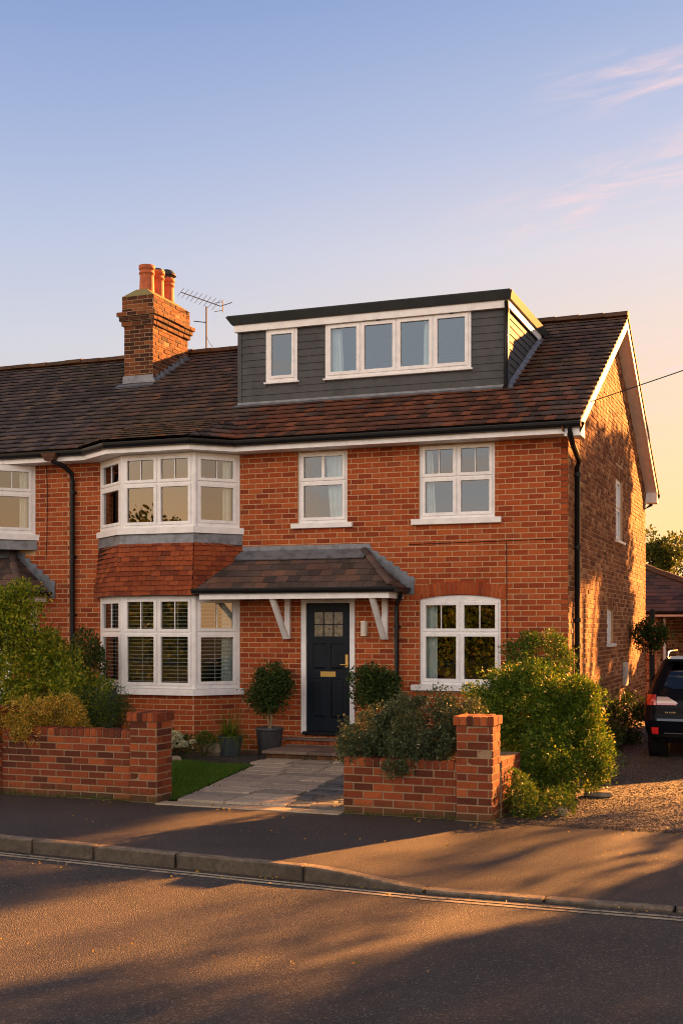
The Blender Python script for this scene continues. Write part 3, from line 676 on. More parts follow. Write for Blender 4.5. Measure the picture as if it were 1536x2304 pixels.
# dormer
dm = MB(); DX0, DX1, DY = -5.87, -1.18, 1.15; zb = roofz(DY)
dholes = [(-5.37,-4.79,6.19,7.10), (-4.28,-1.76,6.18,7.12)]
dm.slab(DX0, DX1, zb-.1, 7.20, dholes, DY, DY+.08, 0)
def boards(mb, T, L0, L1, z0, z1, holes, clip=None, g=.122):
    z = z1
    while z > z0:
        za = max(z-g, z0); ints = [(L0, L1)]
        if clip: ints = [(L0, clip(za))]
        for h in holes:
            if min(z, h[3])-max(za, h[2]) > .004:
                if h[2] > za+.01 and h[2] < z-.01 and False: pass
                ints = sub_int(ints, h[0], h[1])
        for a, b in ints:
            if b-a < .02: continue
            n = 1
            bt = clip(z) if clip else b
            vs = [(a,-.002,za),(b,-.002,za),(bt if clip else b,-.002,z),(a,-.002,z),(a,-.020,za+.002),(b,-.020,za+.002),(bt if clip else b,-.006,z),(a,-.006,z)]
            mb.add([T @ Vector(p) for p in vs], [(4,5,6,7),(0,1,5,4),(1,2,6,5),(3,0,4,7)], 0)
        z = za
boards(dm, Matrix.Translation((0,DY,0)), DX0, DX1, zb, 7.08, dholes)
cheek_end = lambda z: (z-ZE)/SL + YE
for X_, an in ((DX1, R(90)),):
    T = Matrix.Translation((X_,DY,0)) @ Matrix.Rotation(an, 4, 'Z'); boards(dm, T, 0, 3, zb, 7.08, (), clip=lambda z: max(.01, cheek_end(z)-DY))
dm.poly([(DX1,DY,zb-.1),(DX1,DY,7.2),(DX1,cheek_end(7.2),7.2)], 0); dm.poly([(DX0,DY,zb-.1),(DX0,DY,7.2),(DX0,cheek_end(7.2),7.2)], 0)
for X_ in (DX0, DX1): dm.box(X_-.035, X_+.035, DY-.028, DY+.04, zb-.02, 7.08)
ob('dormer', dm, M['clad'], house)
f = MB(); f.box(DX0-.07, DX1+.05, DY-.10, DY-.075, 7.08, 7.20); f.box(DX1+.03, DX1+.055, DY-.07, cheek_end(7.10)+.02, 7.08, 7.20); f.box(DX0-.07, DX1+.03, DY-.073, DY+.0, 7.085, 7.10)
ob('dormer_fascia', f, M['white'], house)
f = MB(); yb_ = cheek_end(7.33)+.1; f.hexa([(DX0-.10,DY-.14,7.20),(DX1+.09,DY-.14,7.20),(DX1+.09,yb_,7.20),(DX0-.10,yb_,7.20)], [(DX0-.19,DY-.21,7.33),(DX1+.13,DY-.21,7.33),(DX1+.13,yb_,7.33),(DX0-.19,yb_,7.33)])
f.box(DX0-.17, DX1+.10, DY-.19, yb_-.02, 7.333, 7.352); ob('dormer_roof', f, M['dormerroof'], house, bevel=.006)
w = MB(); w.box(DX0+.1, DX1-.1, 3.1, 3.2, 6.0, 7.15); w.box(DX0+.1, DX1-.1, DY+.09, 3.1, 5.95, 6.0); w.box(DX0+.09, DX1-.09, DY+.09, 3.1, 7.14, 7.19)
for x in (DX0+.12, -4.5, DX1-.12): w.box(x-.03,x+.03,DY+.10,3.05,6.01,7.13)
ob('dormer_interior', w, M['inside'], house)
window(house, (-5.37,DY-.03,6.19), 0, .58, .91, [1], None, 0, (.03,.035,.04), yo=.0, fr=.06, label='narrow window at the left of the dormer')
window(house, (-4.28,DY-.03,6.18), 0, 2.52, .93, [1,1,1,1], None, 0, (.03,.035,.04), yo=.0, fr=.05, sash=.05, curtains=[(.06,.28,.06,.24),(1.68,1.83,1.70,1.83)], vent=((.94,.90),(2.2,.90)), label='four light window of the dormer')
pp = MB(); pp.tube([(DX1+.03,DY-.16,7.17),(DX1+.02,DY-.10,7.02),(DX1+.005,DY-.075,6.95),(DX1+.005,DY-.075,zb+.02),(DX1+.005,DY-.16,zb-.01)], .036, 10); ob('downpipe', pp, M['black'], house)
ld = MB(); lead_strip(ld, (DX0-.12,DY-.13,roofz(DY-.13)+.04), (DX1+.16,DY-.13,roofz(DY-.13)+.04), (DX1+.06,DY-.022,roofz(DY)+.035), (DX0-.04,DY-.022,roofz(DY)+.035))
ld.box(DX0-.04, DX1+.04, DY-.034, DY-.026, roofz(DY)+.01, roofz(DY)+.06)
ye = cheek_end(7.1); ld.hexa([(DX1+.02,DY,roofz(DY)+.0),(DX1+.10,DY,roofz(DY)+.028),(DX1+.10,ye,roofz(ye)+.028),(DX1+.02,ye,roofz(ye)+.0)], [(DX1+.024,DY,roofz(DY)+.09),(DX1+.030,DY,roofz(DY)+.085),(DX1+.030,ye,roofz(ye)+.085),(DX1+.024,ye,roofz(ye)+.09)])
ob('dormer_flashing', ld, M['lead'], house)

# porch canopy
def porch(parent, xa, xb, xta, xtb, yf=-.8, ztop=3.17, bracketx=(), left_open=False, hipr=True, hipl=True):
    ze = 2.60; t = MB()
    tile_poly(t, [(xa,yf,ze),(xb,yf,ze),(xtb,-.005,ztop),(xta,-.005,ztop)], .165, .20, .013, 0, under=1)
    if hipr: tile_poly(t, [(xb,yf,ze),(xb,-.005,ze),(xtb,-.005,ztop)], .165, .20, .013, 0, under=1)
    if hipl: tile_poly(t, [(xa,-.005,ze),(xa,yf,ze),(xta,-.005,ztop)], .165, .20, .013, 0, under=1)
    p = ob('porch_roof', t, [M['tile'], M['tile_n']], parent)
    if hipr: h = MB(); ridge_run(h, (xb+.02,yf-.02,ze+.025), (xtb,-.03,ztop+.03), .062, .24); ob('hip_tile', h, M['tile'], p)
    l = MB(); l.hexa([(xta-.12,-.20,ztop-.105),(xtb+.05,-.20,ztop-.105),(xtb+.10,-.012,ztop+.03),(xta-.14,-.012,ztop+.03)], [(xta-.12,-.21,ztop-.09),(xtb+.05,-.21,ztop-.09),(xtb+.10,-.018,ztop+.06),(xta-.14,-.018,ztop+.06)])
    l.box(xta-.16, xtb+.10, -.020, -.011, ztop-.02, ztop+.13)
    def stepped(xt, x_, s):
        N = 7
        for i in range(N):
            a = xt+(x_-xt)*i/N; b = xt+(x_-xt)*(i+1)/N; zz = ztop+(ze-ztop)*(i+1)/N; z2 = ztop+(ze-ztop)*i/N
            l.hexa([(a,-.010,zz-.03),(b,-.010,zz-.03),(b,-.022,zz-.03),(a,-.022,zz-.03)], [(a,-.010,z2+.11),(b,-.010,z2+.085),(b,-.022,z2+.085),(a,-.022,z2+.11)])
    if hipr: stepped(xtb, xb+.14, 1); l.box(xb+.0, xb+.14, -.03,-.010, ze-.1, ze+.12)
    if hipl: stepped(xta, xa-.05, -1)
    ob('porch_flashing', l, M['lead'], parent)
    f = MB(); f.box(xa+.04, xb-.04, yf+.03, yf+.055, 2.43, 2.545); f.box(xb-.065, xb-.04, yf+.056, -.005, 2.43, 2.545); f.box(xa+.04, xb-.066, yf+.057, -.005, 2.448, 2.46)
    if hipl and left_open: f.box(xa+.04, xa+.065, yf+.056, -.005, 2.43, 2.545)
    ob('porch_fascia', f, M['white'], parent)
    g = MB(); gutter(g, [(xa-.06,yf-.02,2.585),(xb+.04,yf-.02,2.585),(xb+.04,-.02,2.585)], .05); ob('porch_gutter', g, M['black'], parent)
    for x in bracketx:
        b = MB(); b.box(x-.045, x+.045, -.075, -.012, 1.80, 2.445); b.hexa([(x-.04,-.14,1.80),(x+.04,-.14,1.80),(x+.04,-.05,1.80),(x-.04,-.05,1.80)], [(x-.04,-.70,2.445),(x+.04,-.70,2.445),(x+.04,-.60,2.445),(x-.04,-.60,2.445)])
        ob('porch_bracket', b, M['white'], parent, bevel=.004)
porch(house, -5.74, -2.50, -5.22, -3.18, yf=-.75, bracketx=(-4.47,-2.83))
downpipe(house, [(-2.47,-.35,2.53),(-2.50,-.30,2.44),(-2.62,-.09,2.38),(-2.63,-.07,2.30),(-2.63,-.07,.02)], .036, [(-2.63,-.07,z) for z in (2.0,1.2)])

# front door
fr = MB(); fr.slab(-4.25,-3.34,.30,2.43,[(-4.165,-3.425,.29,2.375)], -.018, .07); door_f = ob('door_frame', fr, M['white'], house, bevel=.004)
th_ = MB(); th_.box(-4.20,-3.36,-.10,.06,.285,.335); ob('threshold', th_, M['black'], house, bevel=.005)
d = MB(); X0, X1 = -4.163, -3.427; cx = (X0+X1)/2; lw = .155
gl = [(cx-.245+ i*.1667, cx-.245+.156+i*.1667, z, z+.185) for i in range(3) for z in (1.845, 2.045)]
pn = [(X0+.11,cx-.045,1.33,1.73),(cx+.045,X1-.11,1.33,1.73),(X0+.11,cx-.045,.56,1.17),(cx+.045,X1-.11,.56,1.17)]
d.slab(X0, X1, .337, 2.373, gl+pn, .012, .055)
for a, b, lo, hi in pn:
    d.hexa([(a,.022,lo),(b,.022,lo),(b,.022,hi),(a,.022,hi)], [(a+.03,.008,lo+.03),(b-.03,.008,lo+.03),(b-.03,.008,hi-.03),(a+.03,.008,hi-.03)])
for i in range(2): pass
dr = ob('door', d, M['door'], house, bevel=.003)
g = MB(); g.poly([(cx-.26,.03,1.83),(cx+.27,.03,1.83),(cx+.27,.03,2.24),(cx-.26,.03,2.24)]); gm = simple('textured door glass', (.22,.18,.12), .18, .8, 18, .7, .9, 30); ob('door_glass', g, gm, dr)
b = MB(); b.slab(cx-.13,cx+.13,1.205,1.290,[(cx-.095,cx+.095,1.232,1.262)],-.002,.011); b.box(cx-.098,cx+.098,.004,.010,1.229,1.265); ob('letterbox', b, M['brass'], dr, bevel=.002)
b = MB(); b.box(X1-.075,X1-.03,.0,.011,1.36,1.56); b.tube([(X1-.052,-.0,1.40),(X1-.052,-.045,1.40),(X1-.14,-.05,1.40)],.010,8); b.lathe([(.016,0),(.016,.01)],(X1-.052,-.0,1.50),10); ob('door_handle', b, M['brass'], dr)
# doorstep inside the wall
s = MB(); brickwork(s, (-4.45,-.16,0), 0, 0, 1.35, .13, .20, (), .07, .11); s.box(-4.45,-3.10,-.155,-.012,.06,.20,1); s.box(-4.50,-3.08,-.20,-.012,.203,.235,2); brickwork(s, (-4.28,-.035,0), 0, 0, .98, .24, .285, (), .045, .09)
s.box(-4.28,-3.30,-.03,-.012,.235,.285,1)
ob('door_sill_step', s, [M['brick'], M['mortar'], M['step']], house)
# platform step
st = thing('doorstep_platform', 'low paved brick platform step in front of the black door', 'step', (-3.9,-.75,0))
s = MB(); brickwork(s, (-4.33,-1.21,0), 0, 0, 1.4, 0, .085, (), .085, .12, mo=.008); s.box(-4.33,-2.93,-1.205,-.21,-.05,.085,1); ob('riser', s, [M['brick_garden'], M['mortar_g']], st)
s = MB()
for i in range(4):
    for j in range(2): s.box(-4.38+i*.37+.004, -4.38+(i+1)*.37-.004, -1.26+j*.525+.004, -1.26+(j+1)*.525-.004, .088, .135)
ob('tread', s, M['step'], st, bevel=.008)
# wall lamp and meter box
lp = thing('wall_lamp', 'small cream glass wall lamp right of the black front door', 'lamp', (-3.17,-.07,1.95))
s = MB(); s.box(-3.21,-3.12,-.03,-.008,1.85,2.09); ob('back_plate', s, M['chrome'], lp, bevel=.003); s = MB(); s.lathe([(.048,0),(.05,.02),(.05,.19),(.048,.21)], (-3.165,-.085,1.865), 16); ob('lamp_shade', s, M['lampglass'], lp)
for z in (2.075,1.852): s = MB(); s.lathe([(.054,0),(.054,.015)], (-3.165,-.085,z), 16); ob('lamp_rim', s, M['chrome'], lp)
mb_ = thing('meter_box', 'stained white meter box on the shaded gable wall behind the bush', 'box', (.05,6.0,1.1))
s = MB(); s.box(.009,.07,5.78,6.16,.86,1.32); mo_ = ob('cabinet', s, simple('stained white box', (.55,.50,.44), .6, .4, 25, .7), mb_, bevel=.006); s = MB(); s.box(.071,.078,5.81,6.13,.89,1.29); ob('door', s, simple('stained white door', (.58,.53,.47), .6, .4, 18, .6), mb_, bevel=.004)

# ------------------------------------------------------------------ attached neighbour
nb = thing('attached_neighbour_house', 'attached brick house at the left edge with dark tiled roof and white bay', 'house', (-12, 4.7, 0), 'brick houses joined in one row')
NX = -17
w = MB(); nh = [(-11.85,-9.3,.9,4.79)]; brickwork(w, (0,0,0), 0, NX, XL, 0, 4.80, [(-11.9,-9.25,3.3,4.79),(-10.65,-9.75,.3,2.43)], stagger=1); wall_panel(w, (0,0,0), 0, NX, XL, -.1, 4.80, [(-11.85,-9.3,3.4,4.79),(-10.65,-9.75,.3,2.43)])
ob('front_wall', w, [M['brick'], M['mortar']], nb)
bay(nb, (-11.9,0), (-11.1,-.6), (-9.80,-.6), (-9.25,0), lower=False)
w = MB(); w.box(NX,NX+.1,.12,YB,-.1,4.9); w.box(NX,XL-.06,YB-.1,YB,-.1,4.9); w.box(NX+.11,XL-.06,2.6,2.7,0,4.75); w.box(NX+.11,XL-.06,.12,2.58,2.6,2.72); w.box(NX+.11,XL-.06,.14,YB-.12,4.83,4.9); w.box(NX+.11,XL-.06,.12,2.58,.0,.08); ob('interior', w, M['inside'], nb)
r_ = MB(); tile_poly(r_, [(NX,YE,ZE),(XL,YE,ZE),(XL,YR,ZR),(NX,YR,ZR)], .235, .17, .036, 0, under=0); r_.poly([(NX,YR,ZR),(XL,YR,ZR),(XL,9.85,4.97),(NX,9.85,4.97)], 0); rf = ob('roof', r_, M['tile_n'], nb)
rr = MB(); ridge_run(rr, (NX,YR,ZR+.015), (XL-.01,YR,ZR+.015), .13, .45); ob('ridge', rr, M['ridge'], rf)
f = MB(); f.box(NX,-8.602,-.36,-.34,4.80,4.945); f.box(NX,-8.602,-.339,.0,4.803,4.815); ob('fascia', f, M['white'], nb)
f = MB(); f.poly([(-11.85,-.02,4.80),(-11.15,-.62,4.80),(-9.78,-.62,4.80),(-9.25,-.02,4.80)]); ob('bay_soffit', f, M['white'], nb); f = MB(); f.poly([(-11.85,-.02,3.4),(-11.15,-.58,3.4),(-9.78,-.58,3.4),(-9.25,-.02,3.4)]); ob('bay_underside', f, M['white'], nb)
g = MB(); gutter(g, [(NX,-.42,4.95),(-8.62,-.42,4.95)]); ob('gutter', g, M['black'], nb)
hp = MB(); hp.hexa([(-8.72,-.50,4.80),(-8.58,-.50,4.80),(-8.58,-.40,4.80),(-8.72,-.40,4.80)], [(-8.80,-.53,4.93),(-8.50,-.53,4.93),(-8.50,-.37,4.93),(-8.80,-.37,4.93)]); ob('gutter_hopper', hp, simple('rusty hopper', (.10,.045,.025), .8, .3, 12, .5), nb)
porch(nb, -12.1, -8.98, -11.4, -9.72, yf=-.85, ztop=3.30, bracketx=(-9.25,), left_open=True)
fr = MB(); fr.slab(-10.65,-9.75,.30,2.43,[(-10.56,-9.84,.29,2.375)], -.018, .07); ob('door_frame', fr, M['white'], nb, bevel=.004); d = MB(); d.slab(-10.56,-9.84,.3,2.37,[(-10.4,-10.0,1.5,2.2)],.01,.05); dd = ob('door', d, M['white'], nb); d = MB(); d.poly([(-10.42,.03,1.48),(-9.98,.03,1.48),(-9.98,.03,2.22),(-10.42,.03,2.22)]); ob('door_glass', d, M['glass'], dd)
# lead line over the party wall
# TV aerial
ae = thing('tv_aerial', 'grey multi element television aerial on a pole behind the ridge', 'aerial', (-8.45,4.95,7.5))
s = MB(); s.tube([(-8.45,4.95,7.4),(-8.45,4.95,8.72)], .018, 8); ob('mast', s, M['metal'], ae)
s = MB(); p0 = Vector((-8.92,4.7,9.00)); p1 = Vector((-8.22,5.15,8.75)); dv = p1-p0; s.tube([p0,p1], .010, 6); s.tube([p1, p1+Vector((.25,.05,.07))], .009, 6)
pd = Vector((.30,.55,.38))*.0 + Vector((.22,-.02,.10))
for i in range(9):
    c = p0+dv*(i/9); L = (.20+.006*i); q = Vector((.8,-.5,.40)).normalized()*L*.75; s.tube([c-q,c+q], .005, 5)
for dz in (-.09,.09): s.tube([p1+Vector((-.02,0,dz))-Vector((.15,-.05,.0)), p1+Vector((.05,0,dz))], .007, 5)
s.tube([p1+Vector((.05,0,-.13)),p1+Vector((.05,0,.13))], .012, 5)
ob('boom', s, M['metal'], ae)
s = MB(); s.tube([(-8.72,4.9,8.42),(-8.45,4.95,8.38)], .010, 5); ob('stay', s, M['black'], ae); s = MB(); s.tube([(-8.45,4.95,8.1),(-8.38,4.95,7.95),(-8.15,4.95,7.68)], .004, 4); ob('aerial_cable', s, M['black'], ae)

# overhead cable
cb = MB(); A = Vector((.30,.22,5.34)); Bp = Vector((13,-3.2,8.7)); pts = []
for i in range(25):
    t = i/24; p = A.lerp(Bp, t); p.z -= .35*4*t*(1-t)*.5; pts.append(p)
cb.tube(pts, .008, 5); tag(ob('telephone_cable', cb, M['black']), 'thin black telephone cable running from the gable verge to the right', 'cable')

# ------------------------------------------------------------------ ground
def ky(x): 
    if x < -4: return -8.34
    if x > .5: return -8.75
    t = (x+4)/4.5; return -8.34-.41*t
def kt(x):
    t = min(1, max(0, (x+.7)/1.25)); t = t*t*(3-2*t); return -.095*t
XS = [-60,-30,-15,-10,-7,-5] + [-4+i*.25 for i in range(33)] + [5,7,10,20,60]
def strip(name, f0, f1, z0, z1, m, ny=6):
    g = MB(); vs = []; n = len(XS)
    for x in XS:
        for j in range(ny+1):
            t = j/ny; vs.append((x, f0(x)+(f1(x)-f0(x))*t, z0(x)+(z1(x)-z0(x))*t))
    g.add(vs, [(i*(ny+1)+j, (i+1)*(ny+1)+j, (i+1)*(ny+1)+j+1, i*(ny+1)+j+1) for i in range(n-1) for j in range(ny)], 0, True)
    return struct(ob(name, g, m))
g = MB(); g.poly([(-700,-700,-.17),(700,-700,-.17),(700,700,-.17),(-700,700,-.17)]); struct(ob('ground', g, M['earth']))
strip('road', lambda x: -15.6, lambda x: ky(x)+.05, lambda x: -.12, lambda x: -.12, M['road'])
strip('pavement', lambda x: ky(x)+.125, lambda x: -5.72, kt, lambda x: 0.0, M['pave'])
g = MB(); g.box(-60,60,-19.8,-15.75,-.2,0); struct(ob('far_pavement', g, M['pave'])); g = MB(); g.box(-60,60,-15.745,-15.6,-.2,-.004); struct(ob('far_kerb', g, M['kerb'], bevel=.02))
# kerb stones
J = [-60,-30,-15,-9,-6.9,-6,-5.1,-4.2,-3.5,-2.8,-1.92,-.66,.42,1.38,2.35,3.3,4.3,6,9,15,30,60]
kb = MB()
for a, b in zip(J[:-1], J[1:]):
    a += .010; b -= .010; n = 6; dz = random.gauss(0,.004); dy = random.gauss(0,.005)
    for i in range(n):
        p = a+(b-a)*i/n; q = a+(b-a)*(i+1)/n
        kb.add([(p,ky(p)-.006+dy,-.16),(q,ky(q)-.006+dy,-.16),(q,ky(q)+.006+dy,kt(q)+.004+dz),(p,ky(p)+.006+dy,kt(p)+.004+dz),(p,ky(p)+.13+dy,kt(p)+.004+dz),(q,ky(q)+.13+dy,kt(q)+.004+dz)], [(0,1,2,3),(3,2,5,4)], 0)
    for x, o in ((a,-1),(b,1)): kb.poly([(x,ky(x)-.006+dy,-.16),(x,ky(x)+.13+dy,-.16),(x,ky(x)+.13+dy,kt(x)+.004+dz),(x,ky(x)+.006+dy,kt(x)+.004+dz)])
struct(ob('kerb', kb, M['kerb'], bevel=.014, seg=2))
# worn edge lines on the road
for o, wd in ((.10,.045),(.18,.055)):
    strip('road_marking', lambda x: ky(x)-o-wd, lambda x: ky(x)-o, lambda x: -.116, lambda x: -.116, M['paint'], 1)
# garden base, driveway, lawn
g = MB(); g.box(-30,.32,-5.72,.1,-.1,-.006); struct(ob('garden_bed', g, M['gravel']))
g = MB(); g.poly([(.32,-5.72,.002),(5.5,-5.72,.002),(5.5,14,.002),(.0,14,.002),(.0,-.1,.002),(.32,-.3,.002)]); struct(ob('driveway', g, M['drive']))
g = MB(); g.box(-30,-.1,9.6,40,-.1,-.01); struct(ob('back_garden', g, M['earth']))
def path_left(y): return -3.46 + (-4.15+3.46)*(y+5.8)/(3.92)
lw_ = MB(); ys = [-5.60,-4.8,-3.9,-3.0,-2.5,-2.2,-2.02]; xe = [path_left(y)-.03 for y in ys[:-1]]+[-4.6]
lw_.poly([(-9,-5.6,.012)]+[(x,y,.012) for x, y in zip(xe, ys)]+[(-5.2,-1.92,.012),(-9,-1.9,.012)]); struct(ob('lawn_ground', lw_, M['earth']))
n = 60000; X = RNG.uniform(-6.4,-3.3,n); Y_ = RNG.uniform(-5.6,-1.95,n); k = (X < (-3.45-(Y_+5.8)*.186)) & (Y_ < -2.0-.25*np.clip(X+5.2,0,2)+.05*np.sin(X*7)); X, Y_ = X[k], Y_[k]; n = len(X)
h = RNG.uniform(.025,.06,n); an = RNG.uniform(0,6.28,n); wv = .0035; lx = RNG.normal(0,.018,n); ly = RNG.normal(0,.018,n)
V = np.stack([np.stack([X-wv*np.cos(an),Y_-wv*np.sin(an),np.full(n,.01)],1), np.stack([X+wv*np.cos(an),Y_+wv*np.sin(an),np.full(n,.01)],1), np.stack([X+lx,Y_+ly,.01+h],1)],1).reshape(-1,3)
gr = np_obj('lawn_grass', V, np.arange(n*3).reshape(n,3), M['grass']); tag(gr, 'short green lawn grass beside the stone path', 'grass', kind='stuff')
# gravel pebbles as real stones
def pebbles(name, label, n, fx, size, m):
    P = fx(n); n = len(P); s = size*RNG.uniform(.5,1.4,(n,1,1)); base = np.array([[1,0,0],[-1,0,0],[0,1,0],[0,-1,0],[0,0,.7],[0,0,-.7]])[None]*s*RNG.uniform(.6,1.3,(n,6,1)); V = (P[:,None,:]+base).reshape(-1,3)
    T_ = np.array([[0,2,4],[2,1,4],[1,3,4],[3,0,4],[2,0,5],[1,2,5],[3,1,5],[0,3,5]]); F = (np.arange(n)[:,None,None]*6+T_[None]).reshape(-1,3)
    tag(np_obj(name, V, F, m), label, 'gravel', kind='stuff')
peb = slab_mat('pebble', [(0,(.03,.025,.021)),(.5,(.055,.044,.036)),(.92,(.09,.07,.056)),(1,(.19,.15,.12))])
pebbles('driveway_gravel', 'loose brown gravel over the driveway', 26000, lambda n: np.stack([RNG.uniform(.35,3.2,n), -5.85+RNG.uniform(0,1,n)**1.3*12, RNG.uniform(0,.006,n)],1), .009, peb)
pebbles('border_gravel', 'dark gravel along the foot of the house wall', 7000, lambda n: np.stack([RNG.uniform(-6.6,-4.3,n), RNG.uniform(-2.1,-.6,n), RNG.uniform(0,.006,n)],1), .011, peb)
# fallen leaves
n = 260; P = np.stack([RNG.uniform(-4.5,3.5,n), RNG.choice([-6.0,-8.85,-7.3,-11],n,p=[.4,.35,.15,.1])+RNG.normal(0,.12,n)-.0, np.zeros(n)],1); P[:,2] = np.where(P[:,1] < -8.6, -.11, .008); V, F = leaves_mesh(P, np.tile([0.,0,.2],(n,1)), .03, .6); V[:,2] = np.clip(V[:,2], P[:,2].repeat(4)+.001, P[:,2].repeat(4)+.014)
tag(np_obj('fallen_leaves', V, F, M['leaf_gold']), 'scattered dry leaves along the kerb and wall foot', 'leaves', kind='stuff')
n = 1500; P = np.stack([RNG.uniform(-6.5,.35,n), -5.84+RNG.normal(0,.018,n), RNG.uniform(.0,.03,n)**1.2],1); P[:,2] *= (1+2*np.sin(P[:,0]*3.1)**4); P = P[(P[:,0] < -3.6) | (P[:,0] > -1.36)]; V, F = leaves_mesh(P, np.tile([0,-.3,1.],(len(P),1)), .024, .4); tag(np_obj('wall_foot_weeds', V, F, M['leaf_mid']), 'tiny weeds and moss along the foot of the garden walls', 'weeds', kind='stuff')
# path
pb = MB(); pb.box(-4.5,-1.2,-5.70,-1.19,-.05,-.002); struct(ob('path_bed', pb, M['joint']))
sl = MB(); se = MB(); y = -5.62; row = 0
bound = lambda y: -2.22 + (-2.51+2.22)*(y+5.35)/2.67 + .35*max(0,(-y-5.2))
def stone(mb, x0, x1, y0, y1, z, mth, jt=.018, sk=0):
    j = lambda: random.uniform(-jt, jt); q = [(x0+j()*(not sk),y0+j()),(x1+j(),y0+j()),(x1+j(),y1+j()),(x0+j()*(not sk)+sk,y1+j())]; zz = z+random.uniform(-.004,.004)
    e = .012; c = (sum(a for a,_ in q)/4, sum(b for _,b in q)/4); qi = [(a+(c[0]-a)*e*2, b+(c[1]-b)*e*2) for a, b in q]
    mb.add([(*p,-.02) for p in q]+[(*p,zz-.006) for p in q]+[(*p,zz) for p in qi], [(0,1,5,4),(1,2,6,5),(2,3,7,6),(3,0,4,7),(4,5,9,8),(5,6,10,9),(6,7,11,10),(7,4,8,11),(8,9,10,11)], 0)
while y < -1.25:
    d = random.uniform(.34,.46); y1 = min(y+d, -1.18); ym = (y+y1)/2; x = path_left(y)+.02 if ym < -1.9 else -4.3; xb = bound(ym); sk = path_left(y1)-path_left(y) if ym < -1.9 else 0
    while x < xb-.12:
        wd = random.uniform(.42,.72); x1 = x+wd
        if x1 > xb-.2: x1 = xb
        stone(sl, x+.012, x1-.014, y+.026, y1-.022, .026, 0, .026, sk); sk = 0; x = x1
    yy = y
    while yy < y1-.05:
        xx = xb
        while xx < -1.25: w2 = random.uniform(.22,.34); stone(se, xx+.008, xx+w2-.008, yy+.016, min(yy+d/2, y1)-.014, .020, 0, .014); xx += w2
        yy += d/2
    y = y1
struct(ob('garden_path', sl, M['slab'])); struct(ob('path_setts', se, M['sett']))
g = MB()
for a, b in ((-3.58,-2.75),(-2.74,-2.0),(-1.99,-1.37)): g.box(a, b-.004, -5.93,-5.70,-.05,.012)
struct(ob('path_edging', g, M['stonepale'], bevel=.006))
# weeds in joints
n = 900; P = np.stack([RNG.uniform(-3.9,-1.4,n), RNG.choice(np.arange(-5.6,-1.2,.4), n)+RNG.normal(0,.03,n), np.full(n,.015)],1); V, F = leaves_mesh(P, np.tile([0,0,1.],(n,1)), .022, .4); tag(np_obj('path_moss', V, F, M['leaf_dark']), 'green moss and tiny weeds in the path joints', 'moss', kind='stuff')

